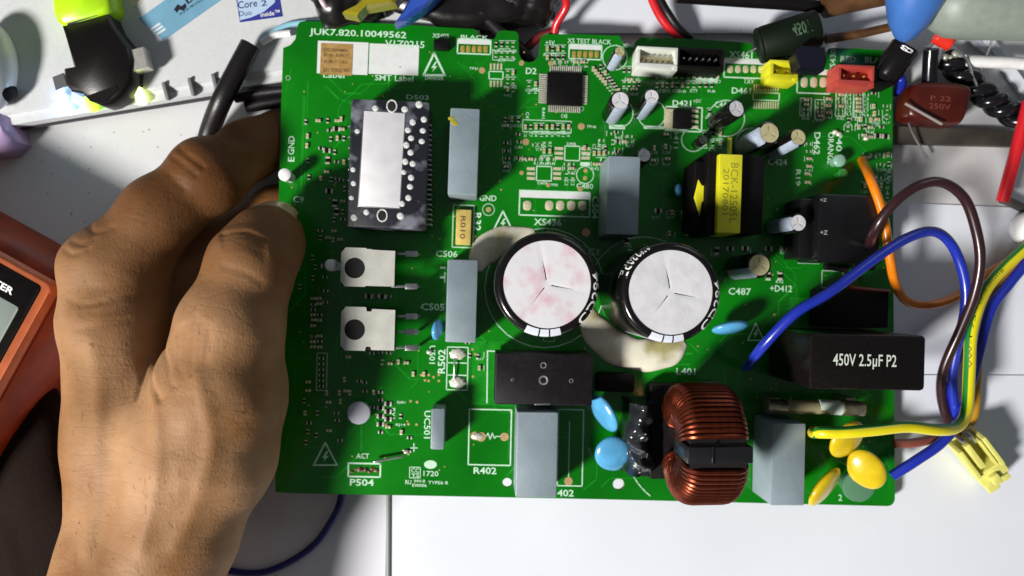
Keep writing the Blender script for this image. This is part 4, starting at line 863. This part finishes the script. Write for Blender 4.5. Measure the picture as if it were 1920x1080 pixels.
g = G(); wpp = [(640, 22), (668, 28), (684, 12), (740, 2), (752, -12), (690, -16), (662, 10)]; g.prism([P(x, y, 31) for x, y in wpp], 24, 31, 1.2); g.build('yellow_wrapper', mat('olive_yellow_film', (.26, .22, .01), .3, coat=.3, bump=.4, bscale=250), label='olive yellow wrapper between black bag folds', cat='wrapper', smooth=30)
g = G(); g.tube(catmull([P(598, -10, 30), P(606, 6, 30), P(612, 14, 29)], 5), .9, 8); g.build('pink_tie', mat('pink_tie', (.6, .45, .5), .4), label='thin pink tie in front of the left black bag', cat='tie')
wire('black_cable', [(900, 20, 14), (940, 60, 10), (985, 105, 6), (1000, 130, 4)], 2.6, BLK, 'black cable seen through the notch in the top edge', cat='cable')
wire('red_wire', [(1055, -20, 20), (1062, 10, 16), (1044, 44, 12), (1040, 62, 10)], 1.5, RED, 'dark red wire beside the small black bag')
wire('dark_red_wire', [(955, 100, 4), (985, 92, 5), (1010, 70, 6), (1045, 55, 8)], 1.6, mat('maroon_pvc', (.10, .008, .01), .35), 'maroon wire inside the notch of the top edge')
# light board lying beyond, rods and probe
def sheet(name, pts, z0, z1, m, lab, cat='paper'):
    g = G(); g.prism([P(x, y, z1) for x, y in pts], z0, z1, .1); return g.build(name, m, label=lab, cat=cat, smooth=0)
sheet('paper_sheet', [(1040, 62), (1560, 62), (1700, 52), (1700, -60), (1040, -60)], .1, 1.6, PAPER, 'white board beyond the middle of the top edge')
sheet('paper_sheet', [(1600, 376), (1955, 391), (1955, 760), (1600, 760)], .1, .6, PAPER, 'white sheet under the looping wires at the right')
sheet('paper_sheet', [(736, 700), (1960, 704), (1960, 1170), (733, 1150)], .1, 1.1, PAPER, 'large white sheet below the board')
sheet('paper_sheet', [(300, 760), (728, 760), (722, 1150), (300, 1150)], .05, .7, mat('lilac_white_sheet', (.66, .66, .72), .5, var=.03, vscale=50), 'lilac white sheet beside the wrist')
g = G(); g.tube([P(729, 880, 1.2), P(728, 1150, 1.2)], .9, 8); g.build('grey_strip', mat('grey_strip', (.18, .22, .2), .5), label='thin grey strip in the seam between the two white sheets', cat='strip')
sheet('dark_ruler', [(1660, 236), (1935, 246), (1935, 275), (1660, 268)], .1, 3, mat('dark_taupe', (.06, .052, .042), .6, var=.1, vscale=300), 'dark taupe bar crossing behind the right edge of the board', 'bar')
g = G(); g.tube(catmull([P(1270, -14, 15), P(1400, -2, 14), P(1500, 8, 13), P(1560, 18, 12)], 6), 2.6, 12, taper=lambda t: 1.4 - .7 * t); g.build('black_rod', BLKP, label='slim black rod above the top edge of the board', cat='rod', smooth=60)
g = G(); g.tube([P(1545, 10, 16), P(1600, -2, 16), P(1680, -18, 17)], 4.5, 14); g.build('brown_rod', mat('brown_wood', (.10, .045, .015), .5, var=.3, vscale=200), label='dark brown stick behind the blue grip', cat='rod', smooth=60)
# loose capacitors
def loose_cap(name, a, b, r, m, lab, txt=None, leadpx=None, tmat=None):
    A, B = P(*a), P(*b); ax = (B - A); g = G(); n = ax.length
    g.lathe([(r * .6, 0), (r * .92, .4), (r, 1.2), (r * .96, 1.9), (r, 2.6), (r, n - .8), (r * .9, n)], 0, 0, 32)
    M = Matrix.Translation(A) @ ax.to_track_quat('Z', 'Y').to_matrix().to_4x4(); g.xf(M, 0); o = g.build(name, m, label=lab, cat='capacitor')
    if txt:
        g = G(); d = ax.normalized(); s_ = d.cross(Vector((0, 0, 1))).normalized()
        for (t_, u0, u1, v0, v1, mm_) in txt:
            def fn(u, v):
                al = (u0 + (u1 - u0) * u) * n; an = (v0 + (v1 - v0) * v); return A + d * al + s_ * math.sin(an) * (r + .05) + d.cross(s_).normalized() * -1 * math.cos(an) * (r + .05) * (1 if (d.cross(s_)).z < 0 else -1)
            put_text(g, t_, fn, .02)
        g.build('sleeve_print', mm_, o, smooth=0)
    if leadpx:
        g = G(); g.tube([P(*p) for p in leadpx], .35, 6); g.build('lead', STEEL, o)
loose_cap('loose_capacitor', (1418, 88, 12), (1535, 52, 17), 6.6, mat('dark_green_sleeve', (.003, .008, .003), .6, spec=.2), 'dark green electrolytic capacitor lying across the top edge of the board', [('450V', .55, .85, -.4, .3, mat('faint_green_print', (.05, .10, .05), .5))], [(1418, 90, 12), (1402, 98, 10)])
loose_cap('loose_capacitor', (1652, 150, 10), (1700, 84, 16), 5.2, BLKG, 'black capacitor with white lettering beside the board\'s top right corner', [('63', .84, .95, -.5, .4, WPL)])
g = G(); c0 = P(1500, 84, 26); g.prism([P(*p, 27) for p in ((1492, 98), (1502, 84), (1548, 88), (1552, 112), (1546, 132), (1498, 128))], 20, 27, .6); g.build('black_block', mat('blue_black_plastic', (.003, .003, .010), .4), label='blue black block jutting over the notch between the yellow and red sockets', cat='block')
g = G(); g.tube([P(1548, 74, 14), P(1620, 62, 14), P(1690, 46, 14)], 1.6, 8); g.build('brown_stick', mat('brown_wood', (.10, .045, .015)), label='thin brown stick pointing at the blue grip', cat='stick')
wire('blue_wire', [(1676, 130, 12), (1690, 150, 8), (1684, 178, 5)], 1.8, WB, 'short dark blue wire by the top right corner of the board')
# red film capacitor lying loose
rf = empty('red_capacitor', (0, 0, 0), 'dark red dipped film capacitor lying at the upper right', 'capacitor')
DR = mat('dark_red_dip', (.075, .008, .003), .35, coat=.15, c2=(.05, .004, .002), vscale=80)
g = G(); pts = [(1722, 146), (1822, 152), (1832, 165), (1824, 196), (1814, 228), (1800, 236), (1712, 226), (1699, 214), (1702, 185), (1708, 158)]
base = [P(x, y, 14) for x, y in pts]; cen = sum(base, Vector()) / len(base); rr = []
for zz, k_ in ((2, .8), (3.5, .95), (8, 1.0), (12.5, .97), (14, .86), (14.5, .6)): rr.append([tuple(Vector((cen.x + (p.x - cen.x) * k_, cen.y + (p.y - cen.y) * k_, zz))) for p in base][::-1])
g.rings(rr); o = g.build('body', DR, rf, smooth=80); mo = o.modifiers.new('s', 'SUBSURF'); mo.levels = mo.render_levels = 2
PR = mat('faint_pink_print', (.22, .05, .04), .5)
ptxt('P 22', (1745, 188), (38, 2), (0, -9), 14.62, PR, rf, 'print_upper'); ptxt('250V', (1742, 203), (40, 3), (0, -10), 14.62, PR, rf, 'print_lower')
g = G(); g.tube([P(1742, 160, 10), P(1744, 118, 12), P(1746, 92, 14)], 2.6, 14); g.build('sleeved_lead', mat('glossy_black_pvc', (.006, .006, .008)), rf, label='black sleeved stub', smooth=60)
g = G(); g.tube([P(1697, 194, 16), P(1766, 233, 16)], .5, 6); g.build('bare_lead', mat('pinkish_tin', (.7, .6, .58), .3, metal=.7), rf)
# small red lamp with legs
rl_ = empty('red_lamp', (0, 0, 0), 'small clear red indicator lamp on thin metal legs', 'lamp')
g = G(); a, b = P(1752, 66, 16), P(1784, 84, 16); g.tube([a.lerp(b, t) for t in (0, .06, .2, .5, .8, .95, 1)], 2.6, 16, taper=lambda t: {0: .3}.get(t, 1.0 if .1 < t < .9 else .55)); g.build('lens', mat('red_lens', (.65, .03, .015), .1, coat=.6), rl_, smooth=80)
for pp in ([(1786, 84, 15), (1812, 110, 13), (1834, 168, 10)], [(1756, 76, 15), (1744, 88, 13), (1728, 90, 10)], [(1770, 66, 15), (1795, 42, 14)]):
    g = G(); g.tube([P(*p) for p in pp], .45, 6); g.build('leg', STEEL, rl_)
for i, (pp, lb) in enumerate((([(1862, 56, 14), (1858, 82, 12), (1828, 156, 8)], 'thin bare wire between the white tube and red capacitor'), ([(1697, 214, 9), (1712, 252, 6), (1738, 296, 4)], 'thin bare wire below the dark red capacitor'))):
    g = G(); g.tube(catmull([P(*p) for p in pp], 4), .4, 6); g.build('bare_wire', STEEL, label=lb, cat='wire')
g = G()
for i in range(9):
    c = P(1770 + rc.uniform(0, 30), 96 + rc.uniform(0, 22), 10); g.ell(tuple(c), rc.uniform(1, 2.2), rc.uniform(.8, 1.6), rc.uniform(.6, 1.4), n=10, m=6)
g.build('solder_scrap', mat('dull_solder', (.45, .45, .38), .4, metal=.5, bump=.5, bscale=900), label='lumps of old solder beside the red lamp', cat='scrap', kind='stuff')
# soldering iron
si = empty('soldering_iron', (0, 0, 0), 'soldering iron with a blue cone grip and grey green barrel in the top right corner', 'soldering iron')
g = G(); ax0, ax1 = P(1693, 78, 20), P(1735, -80, 34)
A, B = ax0, ax1; ax = B - A; n = ax.length; g.lathe([(1.2, 0), (3.2, 1.2), (6.5, 6), (9.4, 14), (10, 22), (10, n)], 0, 0, 32); g.xf(Matrix.Translation(A) @ ax.to_track_quat('Z', 'Y').to_matrix().to_4x4(), 0); g.build('blue_grip', mat('blue_rubber_grip', (.045, .15, .46), .4, var=.06, vscale=120), si, smooth=60)
g = G(); A, B = P(1772, 6, 24), P(2000, 10, 24); ax = B - A; n = ax.length; g.lathe([(4, -6), (9, -3), (11.5, 2), (12, 8), (12, n)], 0, 0, 36); g.xf(Matrix.Translation(A) @ ax.to_track_quat('Z', 'Y').to_matrix().to_4x4(), 0); g.build('grey_barrel', mat('grey_green_plastic', (.24, .28, .24), .45, var=.06, vscale=300, bump=.1, bscale=900), si, smooth=60)
for j, (pts, lb) in enumerate((([(1800, 62), (1822, 62), (1880, 112), (1862, 112)], 'pale strip left of the thin bare wire'), ([(1838, 64), (1858, 64), (1935, 170), (1935, 200)], 'pale diagonal strip behind the twisted cable'))):
    sheet('white_strip', pts, .1, 2 + j, PAPER, lb, 'strip')
g = G(); c = P(1925, 428, 7); g.ell(tuple(c), 5.5, 6, 6, n=20, m=10); g.build('round_plug', WPL, label='white rounded knob at the right edge below the red lead', cat='knob', smooth=80)
# crumbs on the table
g = G()
for i in range(90):
    x, y = rc.uniform(60, 480), rc.uniform(230, 420)
    if rc.random() < .3: x, y = rc.uniform(1050, 1700), rc.uniform(0, 70)
    if y < 258 - x * .165: continue
    c = P(x, y, 0.1); r_ = rc.uniform(.08, .3); g.ell((c.x, c.y, r_ * .5 + (1.7 if x > 1000 else 0)), r_, r_ * .8, r_ * .5, n=6, m=4)
g.build('crumbs', mat('dark_crumb', (.05, .035, .02), .8), kind='stuff', label='dark crumbs scattered on the white table', cat='crumbs')

# ------------------------------------------------------------------ the hand (one continuous surface from blended limbs)
def hand():
    prim = []
    def cap(a, b, ra, rb, grp): prim.append((np.array(P(a[0], a[1], a[2] - 5)), np.array(P(b[0], b[1], b[2] - 5)), ra, rb, grp))
    # forearm and wrist
    cap((150, 1560, 48), (215, 1240, 46), 28, 26, 0); cap((215, 1240, 46), (248, 1075, 44), 26, 24, 0); cap((285, 1150, 50), (300, 1000, 46), 21, 20, 0)
    # palm mass
    cap((262, 1000, 40), (246, 820, 40), 22, 20, 0); cap((246, 820, 40), (214, 600, 38), 19.5, 16, 0); cap((300, 960, 38), (300, 780, 36), 22, 19, 0); cap((214, 600, 38), (224, 500, 36), 16, 14.5, 0)
    cap((310, 800, 18), (335, 680, 10), 14, 9, 0); cap((330, 1010, 50), (322, 820, 50), 18, 17, 0)
    # thumb: metacarpal, proximal, distal
    cap((335, 1000, 46), (390, 850, 48), 17, 20.8, 1); cap((390, 850, 48), (413, 740, 50), 20.8, 20, 1); cap((413, 740, 50), (432, 620, 51), 20, 16.0, 1); cap((432, 620, 51), (474, 496, 47), 15.8, 12.8, 1); cap((472, 496, 47), (500, 455, 40), 13.4, 11.6, 1); cap((500, 455, 41), (514, 440, 34), 11.2, 9.2, 1)
    # index finger: over the side then under the board
    cap((226, 500, 38), (298, 402, 35), 14.5, 12, 2); cap((298, 402, 35), (390, 333, 29), 12.0, 11.6, 2); cap((392, 334, 29), (470, 279, 16), 11.8, 10.2, 2); cap((470, 279, 16), (530, 256, 9.5), 10.0, 9.0, 2); cap((530, 256, 9.5), (640, 235, 9), 9.0, 7.6, 2)
    # middle, ring, little fingers curled beneath the board
    cap((270, 610, 15), (400, 455, 8), 13, 9.8, 3); cap((400, 455, 8), (520, 396, 9), 9.8, 8.8, 3); cap((520, 396, 9), (640, 376, 9), 8.8, 7.4, 3)
    cap((310, 700, 18), (430, 560, 12), 13, 10, 4); cap((430, 560, 12), (540, 520, 10), 9.8, 8.8, 4); cap((540, 520, 10), (640, 505, 10), 8.6, 7.2, 4)
    cap((340, 800, 16), (450, 700, 11), 12, 8.8, 5); cap((450, 700, 11), (590, 660, 9), 8.6, 7, 5)
    h = 0.75
    lo = np.array([-166.0, -150.0, -1.5]); hi = np.array([-38.0, 66.0, 86.0])
    nx, ny, nz = [int(x) for x in ((hi - lo) / h)]
    X = lo[0] + h * np.arange(nx, dtype=np.float32); Y = lo[1] + h * np.arange(ny, dtype=np.float32); Z = lo[2] + h * np.arange(nz, dtype=np.float32)
    PX, PY, PZ = np.meshgrid(X, Y, Z, indexing='ij')
    def smin(a, b, k):
        hh = np.clip(.5 + .5 * (b - a) / k, 0, 1); return b + (a - b) * hh - k * hh * (1 - hh)
    D = {}
    for a, b, ra, rb, grp in prim:
        ba = (b - a).astype(np.float32); l2 = float(ba @ ba)
        t = np.clip(((PX - a[0]) * ba[0] + (PY - a[1]) * ba[1] + (PZ - a[2]) * ba[2]) / l2, 0, 1)
        d = np.sqrt((PX - a[0] - ba[0] * t) ** 2 + (PY - a[1] - ba[1] * t) ** 2 + (PZ - a[2] - ba[2] * t) ** 2) - (ra + (rb - ra) * t)
        D[grp] = d if grp not in D else smin(D[grp], d, 5.0)
    d = D[0]
    for grp, k in ((1, 7.0), (2, 5.0), (3, 4.0), (4, 4.0), (5, 4.0)): d = smin(d, D[grp], k)
    # knuckles
    for (p, r, k) in (((380, 318, 33), 9.2, 7), ((170, 500, 42), 8.5, 9)):
        q = P(p[0], p[1], p[2] - 5); d = smin(d, np.sqrt((PX - q.x) ** 2 + (PY - q.y) ** 2 + (PZ - q.z) ** 2) - r, k)
    # creases: thin grooves following short curves laid on the skin
    def groove(pts, wd, dep):
        nonlocal d
        pl = catmull([P(p[0], p[1], p[2] - 5) for p in pts], 4)
        b0 = [min(p[i] for p in pl) - 8 for i in range(3)]; b1 = [max(p[i] for p in pl) + 8 for i in range(3)]
        b0[2] -= 14; b1[2] += 22; sl = tuple(slice(max(0, int((b0[i] - lo[i]) / h)), max(1, int((b1[i] - lo[i]) / h))) for i in range(3)); x_, y_, z_ = PX[sl], PY[sl], PZ[sl]
        m = None
        for A, B in zip(pl, pl[1:]):
            e = B - A; e.z = 0; l2 = max(e.dot(e), 1e-6); t = np.clip(((x_ - A.x) * e.x + (y_ - A.y) * e.y) / l2, 0, 1)
            q = (x_ - A.x - e.x * t) ** 2 + (y_ - A.y - e.y * t) ** 2; m = q if m is None else np.minimum(m, q)
        d[sl] += dep * np.exp(-m / wd ** 2) * (z_ > b0[2])
    for k_ in range(4): groove([(425 + 5 * k_ - 8, 440 + 9 * k_, 56), (462 + 3 * k_, 436 + 10 * k_, 56), (502 + k_, 452 + 11 * k_, 54)], .8, .8 - .15 * k_)
    for k_ in range(6): groove([(345 + 13 * k_, 596 + 7 * abs(k_ - 3), 60), (335 + 15 * k_, 640, 60), (345 + 12 * k_, 700 - 9 * abs(k_ - 2), 60)], 1.0, .38 + .12 * (k_ % 2))
    for k_ in range(4): groove([(272 + 2 * k_, 530 + 22 * k_, 38), (240 - 4 * k_, 540 + 22 * k_, 42), (205 - 5 * k_, 540 + 22 * k_ + 7 * (k_ % 2), 42)], 1.1, .22)
    groove([(352, 285, 34), (368, 300, 38), (392, 318, 38)], .8, .6); groove([(340, 300, 34), (356, 312, 38), (380, 332, 38)], .8, .55); groove([(150, 470, 42), (170, 480, 44), (200, 470, 42)], .7, .6); groove([(160, 455, 42), (182, 462, 44), (205, 450, 42)], .7, .5)
    for pts_, w_, dp in (([(300, 700, 60), (322, 800, 60), (318, 900, 60), (290, 1010, 60)], 2.6, -.9), ([(380, 700, 66), (400, 800, 68), (390, 900, 66), (350, 1010, 60)], 2.4, -.7), ([(190, 640, 50), (205, 760, 52), (215, 880, 52), (200, 1000, 52)], 2.8, -.7),
                        ([(290, 650, 50), (300, 690, 54), (330, 740, 58)], 1.0, .8), ([(270, 668, 50), (262, 700, 54), (268, 740, 56)], 1.0, .6), ([(300, 632, 50), (330, 670, 58), (350, 720, 60)], .9, .5), ([(430, 500, 56), (470, 512, 56), (500, 530, 54)], .8, .35), ([(150, 560, 46), (185, 572, 46), (220, 566, 44)], .8, .35),
                        ([(180, 425, 42), (205, 440, 42), (240, 430, 40)], .8, .5), ([(330, 330, 38), (345, 345, 38), (365, 360, 36)], .8, .4)): groove(pts_, w_, dp)
    # tendon swell and gentle unevenness
    d += .15 * np.sin(PX * .13 + PY * .11) * np.sin(PY * .17 - PZ * .2) + .05 * np.sin(PX * .6 + 1) * np.sin(PY * .5)
    # flatten under the table plane
    d = np.maximum(d, -(PZ - .3)); s = d < 0
    # surface nets
    c = [s[i:nx - 1 + i, j:ny - 1 + j, k:nz - 1 + k] for i in (0, 1) for j in (0, 1) for k in (0, 1)]
    cnt = sum(x.astype(np.int8) for x in c); act = (cnt > 0) & (cnt < 8); idx = np.argwhere(act); vid = -np.ones(act.shape, np.int32); vid[act] = np.arange(len(idx))
    acc = np.zeros((len(idx), 3), np.float64); num = np.zeros(len(idx))
    cor = [(i, j, k) for i in (0, 1) for j in (0, 1) for k in (0, 1)]
    for p in cor:
        for ax in range(3):
            if p[ax]: continue
            q = list(p); q[ax] = 1
            va = d[idx[:, 0] + p[0], idx[:, 1] + p[1], idx[:, 2] + p[2]]; vb = d[idx[:, 0] + q[0], idx[:, 1] + q[1], idx[:, 2] + q[2]]
            m = (va < 0) != (vb < 0); t = np.where(m, va / np.where(m, va - vb, 1), 0); pos = np.array(p)[None, :] + t[:, None] * (np.array(q) - np.array(p))[None, :]
            acc += pos * m[:, None]; num += m
    V = lo + h * (idx + acc / num[:, None]); F_ = []
    for ax in range(3):
        o1, o2 = (ax + 1) % 3, (ax + 2) % 3
        sa = [slice(1, -1)] * 3; sb = [slice(1, -1)] * 3; sa[ax] = slice(0, -1); sb[ax] = slice(1, None)
        A = s[tuple(sa)]; B = s[tuple(sb)]; e = np.argwhere(A != B); fl = A[A != B]
        off = np.array([1, 1, 1]); off[ax] = 0; e = e + off
        def g_(a, b):
            q = e.copy(); q[:, o1] -= a; q[:, o2] -= b; return vid[q[:, 0], q[:, 1], q[:, 2]]
        qd = np.stack([g_(1, 1), g_(0, 1), g_(0, 0), g_(1, 0)], 1); qd[~fl] = qd[~fl][:, ::-1]; F_.append(qd)
    F_ = np.concatenate(F_); F_ = F_[(F_ >= 0).all(1)]
    me = bpy.data.meshes.new('person'); me.from_pydata((V * S).tolist(), [], F_.tolist()); me.validate()
    me.polygons.foreach_set('use_smooth', [True] * len(me.polygons))
    o = bpy.data.objects.new('person', me); col.objects.link(o)
    md = o.modifiers.new('sm', 'SMOOTH'); md.factor = .5; md.iterations = 2
    props(o, 'bare left hand and wrist gripping the left edge of the circuit board, thumb on top', 'person')
    me['note'] = 0
    # skin
    m = bpy.data.materials.new('skin'); m.use_nodes = True; nt = m.node_tree; b = nt.nodes['Principled BSDF']; N = nt.nodes.new; lk = nt.links.new
    tc = N('ShaderNodeTexCoord'); n1 = N('ShaderNodeTexNoise'); n1.inputs['Scale'].default_value = 38; n1.inputs['Detail'].default_value = 5; lk(tc.outputs['Object'], n1.inputs['Vector'])
    r1 = N('ShaderNodeValToRGB'); r1.color_ramp.elements[0].position = .3; r1.color_ramp.elements[1].position = .7; r1.color_ramp.elements[0].color = (.23, .105, .035, 1); r1.color_ramp.elements[1].color = (.43, .245, .125, 1); lk(n1.outputs['Fac'], r1.inputs[0])
    n2 = N('ShaderNodeTexNoise'); n2.inputs['Scale'].default_value = 420; n2.inputs['Detail'].default_value = 3; lk(tc.outputs['Object'], n2.inputs['Vector'])
    r2 = N('ShaderNodeValToRGB'); r2.color_ramp.elements[0].position = .24; r2.color_ramp.elements[1].position = .34; r2.color_ramp.elements[0].color = (.62, .45, .38, 1); r2.color_ramp.elements[1].color = (1, 1, 1, 1); lk(n2.outputs['Fac'], r2.inputs[0])
    mx = N('ShaderNodeMix'); mx.data_type = 'RGBA'; mx.blend_type = 'MULTIPLY'; mx.inputs[0].default_value = .8; lk(r1.outputs[0], mx.inputs[6]); lk(r2.outputs[0], mx.inputs[7]); lk(mx.outputs[2], b.inputs['Base Color'])
    b.inputs['Roughness'].default_value = .6; b.inputs['Subsurface Weight'].default_value = .12; b.inputs['Subsurface Radius'].default_value = (1, .3, .12); b.inputs['Subsurface Scale'].default_value = .004; b.inputs['Specular IOR Level'].default_value = .25
    vo = N('ShaderNodeTexVoronoi'); vo.inputs['Scale'].default_value = 900; vo.feature = 'DISTANCE_TO_EDGE'; mp_ = N('ShaderNodeMapping'); mp_.inputs['Scale'].default_value = (1, .55, 1); mp_.inputs['Rotation'].default_value = (0, 0, .5); lk(tc.outputs['Object'], mp_.inputs[0]); lk(mp_.outputs[0], vo.inputs['Vector'])
    b1 = N('ShaderNodeBump'); b1.inputs['Strength'].default_value = .3; b1.inputs['Distance'].default_value = .0003; lk(vo.outputs['Distance'], b1.inputs['Height'])
    n3 = N('ShaderNodeTexNoise'); n3.inputs['Scale'].default_value = 160; n3.inputs['Detail'].default_value = 6; mp2 = N('ShaderNodeMapping'); mp2.inputs['Scale'].default_value = (1, .3, 1); mp2.inputs['Rotation'].default_value = (0, 0, -1.1); lk(tc.outputs['Object'], mp2.inputs[0]); lk(mp2.outputs[0], n3.inputs['Vector'])
    b2 = N('ShaderNodeBump'); b2.inputs['Strength'].default_value = .2; b2.inputs['Distance'].default_value = .0012; lk(n3.outputs['Fac'], b2.inputs['Height']); lk(b1.outputs[0], b2.inputs['Normal']); lk(b2.outputs[0], b.inputs['Normal'])
    n5 = N('ShaderNodeTexNoise'); n5.inputs['Scale'].default_value = 75; n5.inputs['Detail'].default_value = 7; n5.inputs['Distortion'].default_value = .6; mp5 = N('ShaderNodeMapping'); mp5.inputs['Rotation'].default_value = (0, 0, .45); mp5.inputs['Scale'].default_value = (.6, 2.6, 1); lk(tc.outputs['Object'], mp5.inputs[0]); lk(mp5.outputs[0], n5.inputs['Vector'])
    sb = N('ShaderNodeMath'); sb.operation = 'SUBTRACT'; sb.inputs[1].default_value = .5; ab = N('ShaderNodeMath'); ab.operation = 'ABSOLUTE'; mrr = N('ShaderNodeMapRange'); mrr.inputs[2].default_value = .045; lk(n5.outputs['Fac'], sb.inputs[0]); lk(sb.outputs[0], ab.inputs[0]); lk(ab.outputs[0], mrr.inputs[0])
    b3 = N('ShaderNodeBump'); b3.inputs['Strength'].default_value = .12; b3.inputs['Distance'].default_value = .0005; lk(mrr.outputs[0], b3.inputs['Height']); lk(b2.outputs[0], b3.inputs['Normal']); lk(b3.outputs[0], b.inputs['Normal'])
    # finger grime plus painted shade of the finger gap: darkens towards the joints
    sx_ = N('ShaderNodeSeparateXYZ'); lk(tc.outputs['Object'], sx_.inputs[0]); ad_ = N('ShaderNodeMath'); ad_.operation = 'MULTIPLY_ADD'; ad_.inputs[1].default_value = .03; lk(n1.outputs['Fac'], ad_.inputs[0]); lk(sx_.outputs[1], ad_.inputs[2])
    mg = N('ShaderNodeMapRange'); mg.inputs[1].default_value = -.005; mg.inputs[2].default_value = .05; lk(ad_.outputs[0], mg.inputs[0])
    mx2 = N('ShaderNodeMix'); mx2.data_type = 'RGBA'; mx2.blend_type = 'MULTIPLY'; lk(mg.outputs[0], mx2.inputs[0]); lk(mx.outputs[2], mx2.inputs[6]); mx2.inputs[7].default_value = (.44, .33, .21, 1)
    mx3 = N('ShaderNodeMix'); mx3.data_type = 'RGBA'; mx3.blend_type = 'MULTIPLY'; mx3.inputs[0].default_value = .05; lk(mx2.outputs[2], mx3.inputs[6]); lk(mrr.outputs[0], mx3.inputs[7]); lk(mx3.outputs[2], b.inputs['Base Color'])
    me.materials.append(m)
    hr = G(); rh = random.Random(8); nh = 0; me.update()
    while nh < 130:
        v_ = me.vertices[rh.randrange(len(me.vertices))]; p, n_ = v_.co / S, v_.normal
        if n_.z < .35 or p.y > -8 or p.x > -85: continue
        dirn = (Vector((-.25 + rh.uniform(-.3, .3), .9, 0)) - n_ * n_.dot(Vector((-.25, .9, 0)))).normalized(); l_ = rh.uniform(2, 4.5)
        hr.tube([p - n_ * .2, p + dirn * l_ * .5 + n_ * .35, p + dirn * l_ + n_ * .25], .03, 3); nh += 1
    hr.build('hair', mat('dark_hair', (.02, .012, .008), .5), o, kind='stuff')
    # thumbnail: a thin shell dropped onto the thumb tip
    g = G(); a = Vector(P(500, 455, 36)); t = Vector(P(514, 440, 29)); ax = (t - a).normalized(); up = Vector((.12, .72, .62)); up = (up - ax * up.dot(ax)).normalized(); sd = ax.cross(up); vs = []; n1_, n2_ = 9, 9
    for i in range(n1_):
        for j in range(n2_):
            u = -1 + 2 * i / (n1_ - 1); v = j / (n2_ - 1); wdt = .80 * (1 - .12 * v) * (1 if v < .85 else .9); an = u * wdt
            s_ = 3.5 + 12.0 * v; rad = (11.5 - .27 * s_ if s_ < 8 else math.sqrt(9.7 ** 2 - (.8 * (s_ - 8)) ** 2)) + .35 * (1 - u * u) + 1.35 - .5 * max(0, v - .6); p = a + ax * (s_ - 1.6 * u * u * (1 if v > .5 else -1) * abs(v - .5)) + (up * math.cos(an) + sd * math.sin(an)) * rad; vs.append(p)
    g.add(vs, [(i * n2_ + j, (i + 1) * n2_ + j, (i + 1) * n2_ + j + 1, i * n2_ + j + 1) for i in range(n1_ - 1) for j in range(n2_ - 1)])
    nl = g.build('thumbnail', mat('fingernail', (.56, .38, .22), .3, coat=.2, var=.06, vscale=300), o, smooth=80); sm = nl.modifiers.new('t', 'SOLIDIFY'); sm.thickness = .0006; sm.offset = -1
hand()
